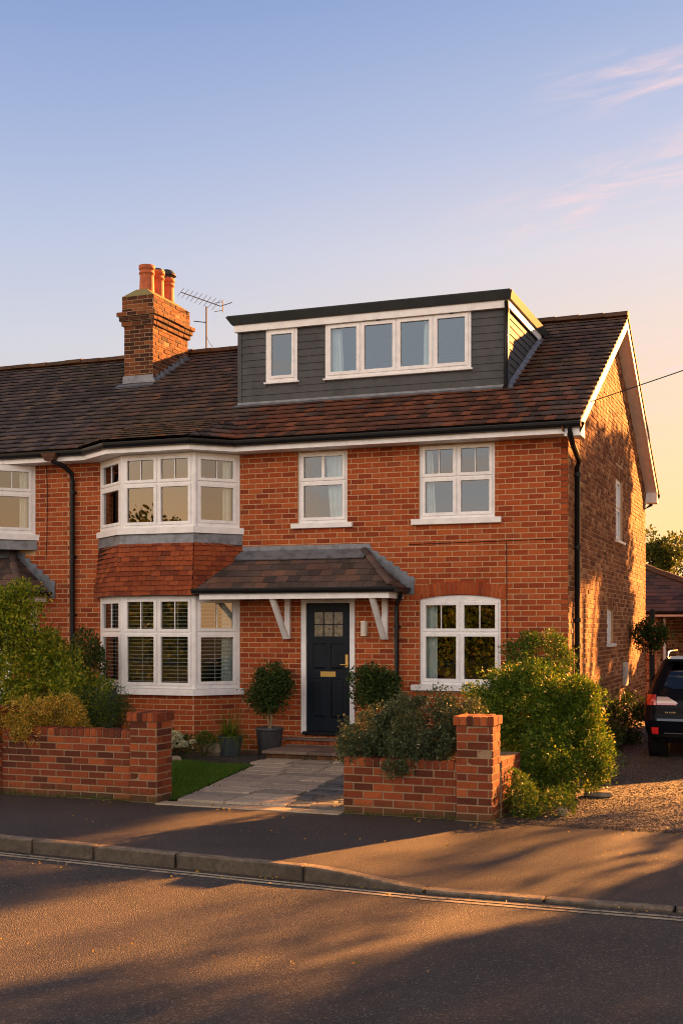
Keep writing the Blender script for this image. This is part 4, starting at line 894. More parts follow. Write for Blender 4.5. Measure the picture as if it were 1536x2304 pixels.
# ------------------------------------------------------------------ garden walls
def garden_wall(name, label, x0, x1, piers, hbody, ret=None, seed=0):
    root = thing(name, label, 'garden wall', ((x0+x1)/2, -5.7, 0), 'low brick front garden walls'); yf = -5.8; th = .225
    w = MB(); c = (hbody-.115)/round((hbody-.115)/.084)
    brickwork(w, (x0,yf,0), 0, 0, x1-x0, 0, hbody-.115, (), c, .222, .012, proud=.007, jit=.002); brickwork(w, (x1,yf+th,0), R(180), 0, x1-x0, 0, hbody-.115, (), c, .222, .012, proud=.007)
    if True: brickwork(w, (x0,yf+th,0), R(270), 0, th, 0, hbody-.115, (), c, .222, .012); brickwork(w, (x1,yf,0), R(90), 0, th, 0, hbody-.115, (), c, .222, .012)
    w.box(x0,x1,yf,yf+th,-.15,hbody-.115,1)
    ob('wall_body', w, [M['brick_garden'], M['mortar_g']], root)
    s = MB(); k = round((x1-x0)/.082)
    for i in range(k):
        a = x0+(x1-x0)*i/k+.005; b = x0+(x1-x0)*(i+1)/k-.005; j = random.gauss(0,.003); t = random.gauss(0,.003)
        s.hexa([(a,yf-.006+j,hbody-.11),(b,yf-.006+j,hbody-.11),(b,yf+th+j,hbody-.11),(a,yf+th+j,hbody-.11)], [(a,yf-.004+j,hbody-.018+t),(b,yf-.004+j,hbody-.018+t),(b,yf+th+j,hbody-.018+t),(a,yf+th+j,hbody-.018+t)])
    s2 = MB(); s2.box(x0+.01,x1-.01,yf+.006,yf+th-.006,hbody-.117,hbody-.030)
    cp = ob('coping', s, M['brick_garden'], root, bevel=.007); ob('mortar_bed', s2, M['mortar_g'], cp)
    for (a, b, hp) in piers:
        p = MB(); y0 = yf-.05; y1 = y0+.35; c = (hp-.10)/round((hp-.10)/.083)
        for (O, an, L) in (((a,y0,0),0,b-a),((b,y0,0),R(90),y1-y0),((b,y1,0),R(180),b-a),((a,y1,0),R(270),y1-y0)):
            brickwork(p, O, an, 0, L, 0, hp-.10, (), c, .222, .012, proud=.007, jit=.003, stagger=int(an > 1) )
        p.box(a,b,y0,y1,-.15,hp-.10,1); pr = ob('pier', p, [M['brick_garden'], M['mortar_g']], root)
        q = MB(); kk = 6
        for i in range(kk):
            for jx, (u, v) in enumerate(((y0-.03,(y0+y1)/2-.003),((y0+y1)/2+.003,y1+.03))):
                g = a-.03+(b-a+.06)*i/kk; g1 = a-.03+(b-a+.06)*(i+1)/kk-.006; t = random.gauss(0,.003)
                q.hexa([(g,u,hp-.098),(g1,u,hp-.098),(g1,v,hp-.098),(g,v,hp-.098)], [(g,u,hp+t),(g1,u,hp+t),(g1,v,hp+t),(g,v,hp+t)])
        q.box(a-.02,b+.02,y0-.02,y1+.02,hp-.097,hp-.012,1)
        ob('pier_cap', q, [M['brick_garden'], M['mortar_g']], pr, bevel=.006)
    if ret:
        r2 = MB(); xa, xb, ya, yb, hr = ret; c = hr/round(hr/.083)
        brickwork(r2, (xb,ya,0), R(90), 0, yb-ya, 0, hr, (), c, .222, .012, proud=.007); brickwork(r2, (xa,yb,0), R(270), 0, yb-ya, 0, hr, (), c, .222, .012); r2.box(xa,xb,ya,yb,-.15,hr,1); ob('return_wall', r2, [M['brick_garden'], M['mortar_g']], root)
    return root
garden_wall('garden_wall', 'longer brick garden wall left of the stone path with two capped piers', -5.74, -3.92, [(-3.94,-3.60,1.02),(-6.15,-5.72,1.04)], .83)
garden_wall('garden_wall', 'shorter brick garden wall right of the stone path with one capped pier', -1.36, -.05, [(-.10,.27,1.08)], .62, ret=(.06,.285,-5.49,-4.6,.60))
w = MB()
gw2 = garden_wall('garden_wall', 'neighbouring brick front wall continuing off the left edge', -10.5, -6.17, [], .83)

# ------------------------------------------------------------------ plants
shrub('shrub', 'tall loose yellow green shrub at the left edge behind the garden wall', 'shrub', (-6.7,-3.9,0),
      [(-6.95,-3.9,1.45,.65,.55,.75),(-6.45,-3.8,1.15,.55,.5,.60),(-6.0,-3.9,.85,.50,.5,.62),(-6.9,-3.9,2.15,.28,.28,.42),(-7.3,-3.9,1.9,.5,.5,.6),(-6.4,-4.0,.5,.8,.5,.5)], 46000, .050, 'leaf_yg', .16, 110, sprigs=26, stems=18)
shrub('shrub', 'dark evergreen shrub against the brick wall left of the bay window', 'shrub', (-7.75,-.8,0), [(-7.7,-.85,1.1,.42,.35,.75),(-7.8,-.85,.5,.5,.4,.5)], 14000, .045, 'leaf_dark', .14, 60)
shrub('shrub', 'rounded dark green shrub behind the left garden wall', 'shrub', (-5.35,-4.3,0), [(-5.35,-4.3,.75,.52,.45,.45),(-5.7,-4.3,.7,.4,.4,.42)], 13000, .026, 'leaf_dark', .10, 90, sprigs=8)
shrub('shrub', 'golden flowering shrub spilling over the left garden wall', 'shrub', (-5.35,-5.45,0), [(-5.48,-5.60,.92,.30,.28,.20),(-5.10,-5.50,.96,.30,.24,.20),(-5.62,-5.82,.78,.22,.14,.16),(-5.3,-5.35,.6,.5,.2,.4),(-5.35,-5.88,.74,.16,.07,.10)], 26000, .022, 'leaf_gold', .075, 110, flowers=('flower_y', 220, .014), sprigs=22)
shrub('shrub', 'grey green flowering shrub tumbling over the right garden wall', 'shrub', (-.8,-5.2,0), [(-1.15,-5.35,.76,.40,.34,.30),(-.62,-5.35,.90,.50,.36,.36),(-.25,-5.2,.98,.26,.3,.26),(-.75,-5.80,.62,.20,.13,.16),(-1.2,-5.66,.66,.22,.16,.15),(-.45,-5.66,.72,.26,.14,.16)], 60000, .026, 'leaf_grey', .08, 150, flowers=('flower_w', 420, .012), sprigs=24)
shrub('shrub', 'large rounded sunlit green bush with yellow flowers beside the right pier', 'shrub', (.4,-3.4,0), [(.24,-3.25,.90,.66,.58,.66),(.60,-3.15,.78,.42,.5,.60),(-.12,-3.25,1.02,.52,.48,.46),(.36,-4.1,.36,.44,.44,.36),(.60,-3.6,.44,.52,.5,.44)], 95000, .034, 'leaf_lime', .11, 260, flowers=('flower_y', 900, .020), sprigs=22, stems=16)
shrub('shrub', 'small loose dark shrub in front of the corner of the house', 'shrub', (-.3,-.7,0), [(-.30,-.7,1.58,.46,.3,.32),(-.3,-.7,1.1,.35,.28,.4)], 14000, .034, 'leaf_mid', .10, 70, sprigs=14, flowers=('flower_r', 60, .012))
shrub('weed_clump', 'low leafy weeds at the foot of the right pier', 'plant', (.55,-5.35,0), [(.50,-5.40,.14,.20,.22,.17),(.72,-5.1,.10,.24,.26,.12),(.40,-5.25,.28,.10,.1,.18)], 3000, .034, 'leaf_mid', .07, 40, sprigs=6)
shrub('weed_clump', 'dark green plants between the gable wall and the parked car', 'plant', (.45,3.2,0), [(.42,3.2,.42,.28,.5,.45),(.32,1.4,.2,.22,.5,.22)], 4500, .05, 'leaf_dark', .12, 50)
shrub('weed_clump', 'pale dry plants at the foot of the gable wall', 'plant', (.35,-.2,0), [(.42,-.4,.2,.3,.5,.22),(.75,-1.6,.14,.25,.5,.16)], 2600, .035, 'leaf_grey', .08, 40)
hyd = shrub('flowering_plant', 'low clump of cream flower heads beside the left pier', 'plant', (-5.6,-1.7,0), [(-5.62,-1.75,.20,.30,.28,.20)], 1500, .05, 'leaf_dark', .10, 30)
P = []; D = []
for i in range(60):
    t = random.uniform(0,6.28); r = random.uniform(0,.30); c = np.array([-5.50+r*math.cos(t), -1.9+r*math.sin(t)*.8, .10+.32*math.sqrt(max(0,1-(r/.34)**2))*random.uniform(.5,1)]); g = RNG.normal(0,1,(110,3)); g /= np.linalg.norm(g,axis=1,keepdims=True); g[:,2] = np.abs(g[:,2])*.8; P.append(c+g*.045); D.append(g)
V, F = leaves_mesh(np.concatenate(P), np.concatenate(D), .022, .9); np_obj('flower_heads', V, F, M['flower_w'], hyd)
shrub('small_plant', 'small dark green plant between the cream flowers and the grass pot', 'plant', (-5.35,-1.25,0), [(-5.38,-1.2,.22,.16,.14,.14)], 900, .035, 'leaf_mid', .06, 20)
def rock(name, label, c, s, m):
    bm = bmesh.new(); bmesh.ops.create_icosphere(bm, subdivisions=3, radius=1)
    for v in bm.verts:
        k = 1+.16*math.sin(v.co.x*5+c[0]*9)*math.cos(v.co.y*4+c[1]*7)+.10*math.sin(v.co.z*9+c[0]*3); v.co = Vector((v.co.x*s[0]*k+c[0], v.co.y*s[1]*k+c[1], v.co.z*s[2]*k+c[2]))
    me = bpy.data.meshes.new(name); bm.to_mesh(me); bm.free(); me.materials.append(m)
    for p in me.polygons: p.use_smooth = True
    o = bpy.data.objects.new(name, me); link(o); return tag(o, label, 'rock', 'rocks in the garden border')
rock('rock', 'brown block shaped rock behind the small dark plant', (-5.30,-1.0,.10), (.20,.14,.13), M['rock'])
rock('rock', 'pale rock at the front of the cream flowers', (-5.42,-2.02,.04), (.10,.07,.06), M['stonepale'])
rock('rock', 'yellowish stone lying by the weeds at the right pier', (.86,-5.15,.04), (.06,.05,.06), M['stonepale'])
rock('rock', 'flat grey stone below the large sunlit bush', (.98,-3.55,.03), (.17,.12,.05), M['rock'])
# potted plants
def planter(name, label, c, r0, r1, h, pm, group=None, cat='potted plant'):
    root = thing(name, label, cat, (c[0],c[1],0), group); p = MB()
    p.lathe([(r0*.96,.0),(r0,.01),(r1*.97,h*.86),(r1,h*.9),(r1*1.04,h*.91),(r1*1.04,h),(r1*.92,h),(r1*.90,h*.9)], (c[0],c[1],0), 32, 0, cap=False); p.lathe([(.001,0),(r0*.96,0)], (c[0],c[1],.002), 32, 0, cap=False); p.lathe([(.001,h*.9),(r1*.93,h*.9)], (c[0],c[1],0), 32, 1, cap=False)
    ob('pot', p, [M[pm], M['soil']], root); return root
def topiary(label, c, zc, rr, rz, h, r1):
    root = planter('potted_tree', label, c, r1*.78, r1, h, 'pot', 'round clipped trees either side of the door')
    s = MB(); x, y = c
    for dx in (-.02,.015,.03): s.tube([(x+dx*.3,y,h*.88),(x+dx,y+dx,h+.15),(x-dx*1.4,y,zc)], [.012,.011,.006], 6)
    for _ in range(14): s.tube([(x,y,zc-rz*.5),(x+random.uniform(-.7,.7)*rr,y+random.uniform(-.7,.7)*rr,zc+random.uniform(-.4,.7)*rz)], [.007,.002], 5)
    ob('trunk', s, M['stem'], root)
    q_ = [(x+random.uniform(-.3,.3)*rr, y+random.uniform(-.25,.25)*rr, zc+random.uniform(-.35,.35)*rz, rr*.58, rr*.58, rz*.55) for _ in range(7)]; P, D = foliage_pts(q_, 9500, .085, nclump=90, sprig=.3); V, F = leaves_mesh(P, D, .040, .6); np_obj('crown', V, F, M['leaf_dark'], root)
    return root
topiary('round clipped tree in a grey pot left of the front door', (-4.53,-.62), 1.03, .41, .40, .43, .215)
topiary('round clipped tree right of the front door, its base hidden by shrubs', (-2.72,-.85), 1.10, .44, .33, .40, .20)
gp = planter('potted_grass', 'arching green grass in a slate blue pot below the bay window', (-5.05,-.95), .15,.20,.31,'potblue')
P = []; fv = []; fi = []
for i in range(420):
    t = random.uniform(0,6.28); L = random.uniform(.35,.66); lean = random.uniform(.1,1.0)**.8; x, y = -5.05+.06*math.cos(t), -.95+.06*math.sin(t); b = len(fv); wd = .004; px, py = -math.sin(t)*wd, math.cos(t)*wd; N = 6
    for k in range(N+1):
        s_ = k/N; r = L*lean*s_*1.0; z = .28+L*(s_*1.1*(1.15-lean*.6)-s_*s_*(lean*1.25)); f_ = 1-s_*.85
        fv += [(x+r*math.cos(t)+px*f_, y+r*math.sin(t)+py*f_, max(.03,z)), (x+r*math.cos(t)-px*f_, y+r*math.sin(t)-py*f_, max(.03,z))]
    fi += [(b+2*k, b+2*k+1, b+2*k+3, b+2*k+2) for k in range(N)]
np_obj('blades', np.array(fv), np.array(fi), M['leaf_lime'], gp)
# wheelie bin
wb = thing('wheelie_bin', 'dark slate plastic bin standing behind the golden shrub', 'bin', (-6.1,-3.2,0))
s = MB(); s.hexa([(-6.26,-3.35,.06),(-5.94,-3.35,.06),(-5.94,-3.0,.06),(-6.26,-3.0,.06)], [(-6.33,-3.42,1.0),(-5.87,-3.42,1.0),(-5.87,-2.93,1.0),(-6.33,-2.93,1.0)]); ob('body', s, M['bin'], wb, bevel=.02)
s = MB(); s.hexa([(-6.36,-3.47,1.003),(-5.84,-3.47,1.003),(-5.84,-2.90,1.003),(-6.36,-2.90,1.003)], [(-6.33,-3.44,1.05),(-5.87,-3.44,1.05),(-5.87,-2.92,1.09),(-6.33,-2.92,1.09)]); ob('lid', s, M['bin'], wb, bevel=.015)
for x in (-6.30,-5.90):
    s = MB(); s.tube([(x-.03,-2.98,.09),(x+.03,-2.98,.09)], .09, 16); ob('wheel', s, M['rubber'], wb)

# ------------------------------------------------------------------ hanging basket on a post
hb = thing('hanging_basket', 'dark round hanging flower basket on a black post by the rear of the gable wall', 'hanging basket', (.62,7.3,0)); bx, by, bz = .40, 6.9, 1.86
s = MB(); s.box(bx-.05,bx+.05,by+.30,by+.40,0,2.35); ob('post', s, M['black'], hb, bevel=.005)
s = MB(); s.tube([(bx,by+.3,2.32),(bx,by+.1,2.36),(bx,by,2.30),(bx,by,2.2)], .012, 6)
for t in range(3): s.tube([(bx,by,2.22),(bx+.2*math.cos(t*2.1),by+.2*math.sin(t*2.1),1.92)], .004, 4)
ob('bracket', s, M['black'], hb)
s = MB(); s.lathe([(.05,-.18),(.14,-.12),(.20,.0),(.205,.04)], (bx,by,1.88), 20); ob('basket', s, M['black'], hb)
P, D = foliage_pts([(bx,by,1.86,.31,.31,.25),(bx,by,1.75,.26,.26,.2)], 7500, .08, nclump=60); V, F = leaves_mesh(P, D, .040, .6); np_obj('foliage', V, F, M['leaf_dark'], hb)
k = RNG.integers(0, len(P), 130); V, F = leaves_mesh(P[k]+D[k]*.03, D[k], .045, .9); np_obj('flowers', V, F, M['flower_r'], hb)

# ------------------------------------------------------------------ car
car = thing('parked_car', 'black sports utility car parked on the driveway, seen from behind', 'car', (1.93,.58,0)); CX0, CY0 = 1.93, .58
KZ = [ (.26,.80,.22,4.30),(.34,.87,.07,4.42),(.46,.915,.02,4.48),(.60,.925,.0,4.50),(.70,.930,.02,4.49),(.80,.930,.05,4.44),(.90,.925,.07,4.33),(.98,.905,.11,4.15),(1.03,.875,.16,3.55),(1.08,.855,.20,3.42),(1.20,.82,.28,3.20),(1.32,.775,.37,2.97),(1.42,.735,.46,2.75),(1.49,.70,.55,2.55),(1.535,.64,.68,2.35),(1.555,.52,.85,2.15) ]
def kz(z):
    for i in range(len(KZ)-1):
        if KZ[i][0] <= z <= KZ[i+1][0]:
            t = (z-KZ[i][0])/(KZ[i+1][0]-KZ[i][0]); t2 = t; return [KZ[i][j]+(KZ[i+1][j]-KZ[i][j])*t2 for j in (1,2,3)]
    return list(KZ[-1][1:]) if z > 1 else list(KZ[0][1:])
def crear(x, z, off=0):
    w, yr, yf = kz(z); yc = (yr+yf)/2; b = (yf-yr)/2; q = min(.999, abs(x)/w); cr = .22; n = 2.6
    d = max(0, (abs(x)-(w-cr-.0))/cr); d = min(d, .999); bow = .05*(x/w)**2; y = yr + bow + cr*(1-(1-d**n)**(1/n)); return (CX0+x, CY0+y-off, z)
bd = MB(); NR = 64; zs = [.26+.02*i for i in range(65)]; rings = []
for z in zs:
    w, yr, yf = kz(z); yc = (yr+yf)/2; ln = (yf-yr)/2; ring = []
    pts = []; m_ = 14
    for i in range(m_+1): x = -w*.999+2*w*.999*i/m_; xx = w*.999*math.sin((i/m_-.5)*math.pi); pts.append(crear(xx, z)[:2])
    fr_ = []
    for i in range(1, 17): yy = CY0+yr+.27+(yf-.6-yr-.27)*i/17; fr_.append((CX0+w, yy))
    front = [(CX0+w*math.cos(a_)*(1), CY0+yf-.6+.6*math.sin(a_)**.7) for a_ in [math.pi*i/12 for i in range(13)]]
    left = [(CX0-w, y_[1]) for y_ in reversed(fr_)]
    ring = pts + fr_ + front + left; rings.append([(p[0],p[1],z) for p in ring])
n = len(rings[0]); vs = [q for g in rings for q in g]; fs = []
wheels = [(s*.80, y) for s in (-1,1) for y in (.88,3.62)]
for i in range(len(zs)-1):
    for k in range(n):
        f = (i*n+k, i*n+(k+1) % n, (i+1)*n+(k+1) % n, (i+1)*n+k); c = [sum(vs[j][q] for j in f)/4 for q in range(3)]
        if abs(c[0]-CX0) > .78 and any(math.hypot(c[1]-CY0-wy, c[2]-.35) < .40 for _, wy in wheels): continue
        fs.append(f)
bd.add(vs, fs, 0, True); bd.poly(rings[-1], 0); bd.poly(rings[0][::-1], 0)
body = ob('body', bd, M['carpaint'], car, merge=True)
def patch(name, x0, x1, z0, z1, off, m_, parent, nx=10, nz=6, th=.004, bl=None):
    p = MB(); G = [[None]*(nx+1) for _ in range(nz+1)]
    for j in range(nz+1):
        z = z0+(z1-z0)*j/nz; a, b = (x0, x1) if not bl else bl(z)
        for i in range(nx+1): G[j][i] = crear(a+(b-a)*i/nx, z, off)
    v = [q for r in G for q in r]; p.add(v, [(j*(nx+1)+i, j*(nx+1)+i+1, (j+1)*(nx+1)+i+1, (j+1)*(nx+1)+i) for j in range(nz) for i in range(nx)], 0, True)
    return ob(name, p, m_, parent)
patch('rear_window', 0,0, 1.07, 1.43, .012, M['carglass'], car, 14, 8, bl=lambda z: (-(.66-(z-1.07)*.42)*(1-.25*max(0,(1.12-z)/.05)**2), (.66-(z-1.07)*.42)*(1-.25*max(0,(1.12-z)/.05)**2)))
for s in (-1,1):
    lab = 'taillight'
    q = patch(lab, s*.885, s*.74, .83, .985, .012, M['redlens'], car, 6, 5)
    patch('clear_lens', s*.73, s*.44, .86, .955, .012, M['clearlens'], q, 6, 4, bl=lambda z, s=s: (s*.73, s*(.42+max(0,(z-.87))*1.8)))
    patch('red_strip', s*.73, s*.44, .835, .862, .013, M['redlens'], q, 6, 2)
    patch('reflector', s*.80, s*.70, .40, .50, .010, M['redreflect'], car, 4, 4)
patch('bumper_crease', -.72,.72,.600,.635,.016,M['chrome'] if False else simple('satin grey bumper lip', (.10,.13,.19), .25, .3),car,14,2)
patch('lower_trim', -.62,.62,.41,.425,.014,simple('dull silver trim', (.3,.3,.33), .35, .6, metal=.7),car,14,1)
patch('lower_bumper', -.80,.80,.27,.40,.006,M['blackplastic'],car,14,3)
patch('number_plate', -.26,.26,.68,.79,.018,M['plate'],car,4,2)
patch('boot_trim', -.30,.30,.825,.84,.016,M['chrome'],car,6,1)
bg_ = MB()
for i, ww in enumerate((.020,.014,.020,.016,.018,.020)):
    x = -.60+i*.026; p = crear(x, .725, .014); bg_.box(p[0], p[0]+ww, p[1]-.004, p[1]+.01, .712, .740)
ob('badge', bg_, M['chrome'], car, bevel=.003)
sp = MB(); sp.hexa([(CX0-.62,CY0+.36,1.47),(CX0+.62,CY0+.36,1.47),(CX0+.62,CY0+.70,1.50),(CX0-.62,CY0+.70,1.50)], [(CX0-.60,CY0+.38,1.51),(CX0+.60,CY0+.38,1.51),(CX0+.60,CY0+.70,1.55),(CX0-.60,CY0+.70,1.55)]); ob('spoiler', sp, M['carpaint'], car, bevel=.012)
for s in (-1,1):
    rl = MB(); rl.tube([(CX0+s*.63,CY0+.62,1.52),(CX0+s*.63,CY0+.75,1.60),(CX0+s*.62,CY0+1.0,1.62),(CX0+s*.62,CY0+2.1,1.61),(CX0+s*.62,CY0+2.3,1.56)], .016, 8); ob('roof_rail', rl, M['chrome'], car)
    mr = MB(); mr.lathe([(.03,-.09),(.10,-.07),(.115,0),(.09,.07),(.02,.09)], (0,0,0), 12); mr.xf(Matrix.Translation((CX0+s*1.0,CY0+2.85,1.10)) @ Matrix.Diagonal((1.05,.8,1,1))); mr.box(CX0+s*.85-.06,CX0+s*.85+.06,CY0+2.82,CY0+2.88,1.04,1.08); ob('wing_mirror', mr, M['carpaint'], car)
    sw_ = MB()
    for (y0, y1) in ((.75,1.5),(1.55,2.45)):
        pts = []
        for (yy, z) in ((y0,1.10),(y1,1.10),(y1,1.42),(y0+.15,1.42)):
            w = kz(z)[0]; pts.append((CX0+s*(w+.006), CY0+yy, z))
        sw_.poly(pts)
    ob('side_window', sw_, M['carglass'], car)
for sx, wy in wheels:
    t = MB(); c = (CX0+sx, CY0+wy, .345); s = 1 if sx > 0 else -1
    prof = [(.20,-.11),(.32,-.115),(.345,-.09),(.345,.09),(.32,.115),(.20,.11)]
    t.lathe(prof, (0,0,0), 28, 0, cap=False); t.xf(Matrix.Translation(c) @ Matrix.Rotation(R(90), 4, 'Y')); wo = ob('wheel', t, M['rubber'], car)
    q = MB(); q.lathe([(.02,.07),(.05,.08),(.06,.06),(.19,.05),(.205,.10)], (0,0,0), 20, 0, cap=False); q.xf(Matrix.Translation(c) @ Matrix.Rotation(R(90)*s, 4, 'Y')); ob('rim', q, M['chrome'], wo)
    u = MB(); u.lathe([(.40,-.16),(.405,.10),(.385,.105),(.38,-.16),(.0,-.16)], (0,0,0), 24, 0, cap=False); u.xf(Matrix.Translation(c) @ Matrix.Rotation(R(90)*s, 4, 'Y')); ob('wheel_arch', u, M['blackplastic'], car)

# ------------------------------------------------------------------ background right
bg = thing('bungalow', 'low brick bungalow with a dark tiled roof behind the parked car', 'bungalow', (2,16,0))
w = MB(); O = Vector((-.02,12.0,0)); an = math.atan2(5,1.0); brickwork(w, O, an, 0, 6.0, 0, 2.32, (), jit=.002); wall_panel(w, O, an, 0, 6.0, -.1, 2.32, ())
brickwork(w, (-6,12.0,0), 0, 0, 5.98, 0, 2.32, (), jit=.002); wall_panel(w, (-6,12.0,0), 0, 0, 5.98, -.1, 2.32, ()); w.box(1.25,9,17.5,17.6,-.1,2.3,1)
ob('wall', w, [M['brick_side'], M['mortar']], bg)
r_ = MB(); tile_poly(r_, [(-6,11.6,2.36),(2.4,11.6,2.36),(-.9,15.0,3.62),(-5,15.0,3.62)], .28, .28, .018, 0, under=0); tile_poly(r_, [(2.4,11.6,2.36),(4.0,19,2.36),(-.9,15.0,3.62)], .28,.28,.018,0,under=0); r_.poly([(-6,11.6,2.36),(2.4,11.6,2.36),(4,19,2.36),(-6,19,2.36)])
br = ob('roof', r_, M['tile'], bg); rr = MB(); ridge_run(rr, (2.4,11.6,2.40), (-.9,15.0,3.66), .12, .4); ob('hip_tile', rr, M['ridge'], br)
f = MB(); f.box(-6,2.4,11.60,11.62,2.24,2.37); ob('fascia', f, M['white'], bg); g = MB(); gutter(g, [(-6,11.53,2.36),(2.42,11.53,2.36)], .05); ob('gutter', g, M['black'], bg)
f = MB(); f.tube([(.12,12.3,0),(.12,12.3,2.2)], .035, 8); ob('downpipe', f, M['white'], bg)
tree('leafy green tree standing behind the bungalow at the right edge', (-3.3,44,-.1), 7, [(-4.4,44,4.8,1.9,1.8,1.7),(-2.4,44,4.4,1.8,1.8,1.6),(-5.3,44,3.2,1.8,1.8,1.6),(-1.0,43,3.2,2.0,1.8,1.9),(-3,43,2.4,2.4,1.8,1.6)], 42000, .16, 'leaf_tree', .5)
pl = thing('telegraph_pole', 'distant thin pole with short crossbar above the trees', 'pole', (-2.05,52,0)); s = MB(); s.tube([(-2.05,52,0),(-2.05,52,6.3)], .07, 8); ob('mast', s, M['bark'], pl); s = MB(); s.box(-2.9,-1.2,51.97,52.03,5.95,6.02); ob('crossbar', s, M['bark'], pl)

# ------------------------------------------------------------------ out of frame on the right: unseen trees added to cast shadows into the picture
tree('broad dense tree added unseen past the right edge to shade the road, nearest of the group', (6.9,.9,0), 7, [(6.9,.9,2.2,1.5,1.5,2.0),(6.9,.8,4.6,1.6,1.7,1.9),(7.5,1.4,6.2,1.3,1.4,1.1)], 22000, .15, 'leaf_tree', .5)  # row of unseen trees put in for soft broken shade on the road
tree('large spreading tree added unseen past the right edge to shade the road, second of the group', (9.6,-.8,0), 8, [(9.5,-.8,2.0,1.9,1.9,2.0),(9.7,-.9,4.8,2.1,2.0,2.0),(10,-.5,6.8,1.5,1.5,1.2)], 26000, .17, 'leaf_tree', .6)
tree('wide low branched tree added unseen past the right edge to shade the road, farthest of the group', (12.8,-2.2,0), 8, [(12.8,-2.2,2.2,2.2,2.1,2.2),(12.8,-2.2,5.2,2.2,2.1,2.2)], 22000, .19, 'leaf_tree', .6)
tree('tall dense columnar conifer added unseen past the right edge to shade the gable wall', (3.95,13.3,0), 8.4, [(3.95,13.3,z_,.95-.02*z_,.95-.02*z_,.8) for z_ in (1,2.2,3.4,4.6,5.8,6.9,7.7)], 30000, .15, 'leaf_dark', .3, name='conifer')  # made-up conifer, shaped so its shadow falls across the gable wall
tree('round headed tree added unseen past the right edge to dapple the gable wall', (3.9,9.6,0), 7.6, [(3.7,9.6,6.75,.9,1.4,1.1),(3.75,11.4,7.3,.85,1.2,.8),(3.8,8.3,6.3,.8,.7,.85)], 17000, .12, 'leaf_tree', .35)  # unseen crown added to shade the upper front of the gable wall
tree('tall thin tree with a bare trunk, added unseen past the right edge for a shadow band on the road', (6.6,10,0), 9.4, [(6.6,10,8.2,.55,.6,1.2),(6.45,10.2,7.4,.5,.5,.6)], 5000, .13, 'leaf_tree', .3, trunk_r=.09)  # unseen tree, crown height and width set by its shadow band
tree('small sparse tree added unseen past the right edge to dapple the pavement', (7.0,6.0,0), 6.2, [(7.0,6.0,5.0,.7,.7,.9),(6.6,6.4,4.2,.5,.5,.5)], 1300, .11, 'leaf_tree', .4, trunk_r=.07)  # unseen sparse crown added for dappled streaks on the pavement

# ------------------------------------------------------------------ across the road, behind the viewpoint (seen only in the window reflections)
for i, (x, y, h, r) in enumerate([(-26,-42,6.2,3.4),(-20,-41,4.6,3.0),(-13,-43,4.4,2.8),(-3,-41,3.0,2.6),(4,-44,3.6,3),(11,-42,4.8,3.3),(18,-45,5.5,3.4),(26,-43,5.8,3.4),(35,-44,5.2,3.4),(-31,-44,8.0,3.8)]):
    tree(['broad','tall','low','low spreading','rounded','leafy','dense','big','wide','spreading'][i] + ' tree across the road behind the viewpoint, %s' % ['far left','left','left of middle','middle','right of middle','right','farther right','well to the right','last on the right','last on the left'][i], (x,y,0), h, [(x,y,h*.60,r,r*.8,h*.38),(x+r*.6,y,h*.45,r*.7,r*.7,h*.3),(x-r*.6,y,h*.45,r*.7,r*.7,h*.32)], 16000, .26, 'leaf_tree', .8, group='trees across the road')
hg = thing('hedge', 'long clipped hedge across the road behind the viewpoint', 'hedge', (0,-24,0)); P = np.stack([RNG.uniform(-34,30,26000), -24+RNG.normal(0,.35,26000), RNG.uniform(0,1,26000)],1); P[:,2] *= np.where(P[:,0] < -9, 3.5, 2.7); V, F = leaves_mesh(P, RNG.normal(0,1,P.shape), .14, .7); np_obj('foliage', V, F, M['leaf_mid'], hg)

# ------------------------------------------------------------------ sky, sun, camera
W = bpy.data.worlds.new('World'); SC.world = W; W.use_nodes = True; t = NT(W.node_tree); t.n.clear()
dirv = t.new('ShaderNodeTexCoord').outputs['Generated']; sp_ = t.new('ShaderNodeSeparateXYZ', Vector=dirv); X_, Yy, Zz = sp_.outputs
sv = (math.sin(SUN_AZ), math.cos(SUN_AZ), 0)
dt = t.new('ShaderNodeVectorMath', _operation='DOT_PRODUCT', i0=dirv, i1=sv).outputs['Value']
el = t.mapr(Zz, 0, 1, 0, 1, False)
front = t.ramp(el, [(0,(.95,.62,.36)),(.07,(.88,.64,.46)),(.15,(.72,.62,.58)),(.22,(.64,.64,.71)),(.29,(.52,.57,.73)),(.36,(.39,.47,.70)),(.45,(.25,.35,.62)),(.6,(.08,.13,.30)),(1,(.04,.07,.16))])
sunny = t.ramp(el, [(0,(1.5,.72,.24)),(.06,(1.2,.72,.30)),(.13,(1.0,.70,.40)),(.2,(.90,.68,.50)),(.29,(.74,.68,.72)),(.37,(.50,.54,.72)),(.46,(.31,.41,.66)),(.6,(.10,.15,.32)),(1,(.04,.07,.16))])
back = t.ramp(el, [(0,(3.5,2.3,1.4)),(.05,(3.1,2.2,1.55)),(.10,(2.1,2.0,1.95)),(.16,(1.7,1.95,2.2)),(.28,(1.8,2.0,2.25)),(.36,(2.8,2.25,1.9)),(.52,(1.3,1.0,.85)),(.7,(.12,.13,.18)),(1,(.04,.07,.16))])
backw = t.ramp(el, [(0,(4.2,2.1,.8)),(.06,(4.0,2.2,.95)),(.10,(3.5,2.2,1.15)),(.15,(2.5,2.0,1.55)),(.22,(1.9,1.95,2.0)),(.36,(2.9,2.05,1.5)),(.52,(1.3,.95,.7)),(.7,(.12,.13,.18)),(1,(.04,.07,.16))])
wm_ = t.math('MAXIMUM', t.mapr(X_, -.34, -.44), t.mapr(X_, .45, .75)); back = t.mix(wm_, back, backw)
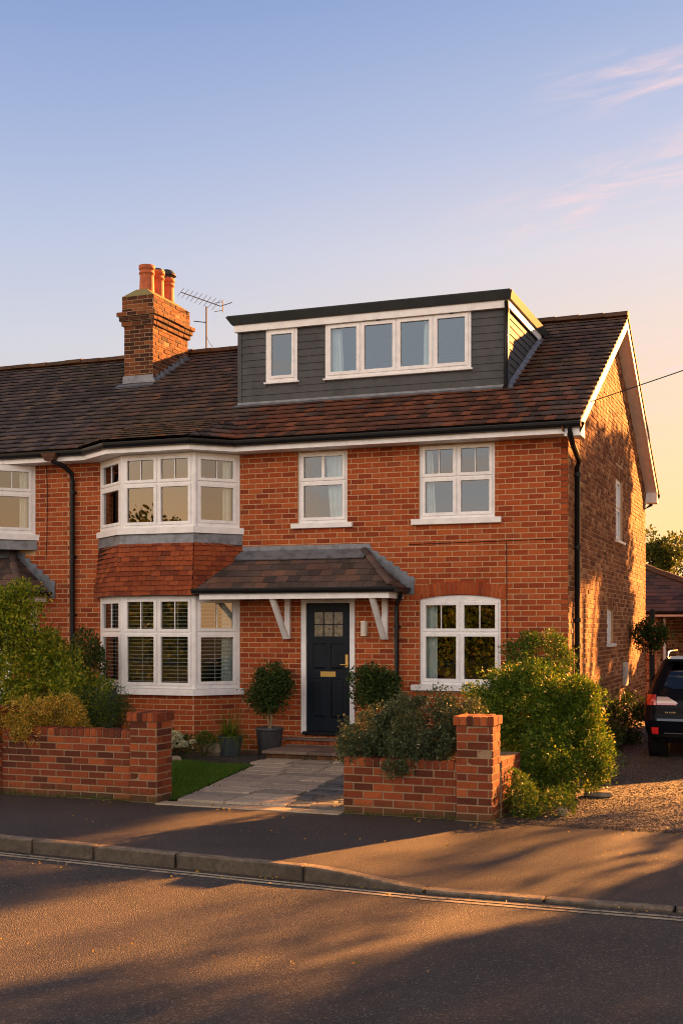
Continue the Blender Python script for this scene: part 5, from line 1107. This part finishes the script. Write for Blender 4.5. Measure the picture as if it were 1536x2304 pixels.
c = t.mix(t.mapr(dt, .46, .90), front, sunny); c = t.mix(t.mapr(dt, .15, -.5), c, back); c = t.mix(t.math('MULTIPLY', t.mapr(X_, .70, .92), t.mapr(dt, .5, .25, 0, .6)), c, backw)
az = t.math('ARCTAN2', X_, Yy)
cv = t.new('ShaderNodeCombineXYZ', X=t.math('MULTIPLY', az, 5.0), Y=t.math('SUBTRACT', t.math('MULTIPLY', Zz, 34.0), t.math('MULTIPLY', az, 5.0)), Z=0.3)
n1 = t.noise(cv.outputs[0], 1.3, 9, .66, .9)
def wisp(z0, sl, h, a0, a1, lo, hi, amt):
    dz = t.math('ABSOLUTE', t.math('SUBTRACT', Zz, t.math('ADD', t.math('MULTIPLY', az, sl), z0)))
    m1 = t.mapr(dz, h, 0); m2 = t.mapr(az, a0, a1); return t.math('MULTIPLY', t.math('MULTIPLY', m1, m2), t.mapr(n1.outputs[0], lo, hi, 0, amt))
k1 = wisp(.412, .10, .028, -.225, -.13, .38, .66, .8); k2 = wisp(.350, .19, .050, -.30, -.14, .38, .66, .85); k3 = wisp(.215, .1, .075, -.30, -.08, .40, .72, .8)
kk_ = t.math('MAXIMUM', t.math('MAXIMUM', k1, k2), k3)
c = t.mix(kk_, c, (.95,.66,.66))
mp = t.new('ShaderNodeMapping', Vector=dirv); mp.inputs['Scale'].default_value = (2.2,2.2,9.0)
nb_ = t.noise(mp.outputs[0], 2.4, 6, .6, .6); c = t.mix(t.math('MULTIPLY', t.mapr(nb_.outputs[0], .50, .68), t.mapr(dt, .0, -.4, 0, .5)), c, (2.6,1.75,1.1))
sky = t.new('ShaderNodeTexSky', _sky_type='NISHITA', _sun_disc=False, _sun_elevation=SUN_EL, _sun_rotation=SUN_AZ, _air_density=1.2, _dust_density=2.5)
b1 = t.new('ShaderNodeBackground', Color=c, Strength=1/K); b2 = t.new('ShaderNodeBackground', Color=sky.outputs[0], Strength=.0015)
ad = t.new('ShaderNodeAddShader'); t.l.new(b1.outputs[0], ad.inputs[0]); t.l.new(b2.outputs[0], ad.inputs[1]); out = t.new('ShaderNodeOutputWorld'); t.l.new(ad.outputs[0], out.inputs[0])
L = bpy.data.lights.new('sun', 'SUN'); L.energy = 5.0; L.angle = R(.9); L.color = (1,.38,.085); lo = bpy.data.objects.new('sun', L); COL.objects.link(lo)
sd = Vector((math.sin(SUN_AZ)*math.cos(SUN_EL), math.cos(SUN_AZ)*math.cos(SUN_EL), math.sin(SUN_EL))); lo.rotation_euler = sd.to_track_quat('Z','Y').to_euler()
cam = bpy.data.cameras.new('camera'); co_ = bpy.data.objects.new('camera', cam); COL.objects.link(co_); SC.camera = co_
co_.location = (3.23,-18.08,2.0); co_.rotation_euler = (R(90),0,TH); cam.sensor_fit = 'AUTO'; cam.sensor_width = 36; cam.lens = 2753/2304*36; cam.shift_y = 258/2304; cam.clip_end = 3000; cam.clip_start = .1
vs_ = SC.view_settings; vs_.view_transform = 'Standard'; vs_.look = 'None'; vs_.gamma = 1; vs_.exposure = EXPO
SC.cycles.max_bounces = 8; SC.cycles.transparent_max_bounces = 16; SC.cycles.use_denoising = True; SC.cycles.pixel_filter_type = 'BLACKMAN_HARRIS'; SC.cycles.filter_width = 1.05
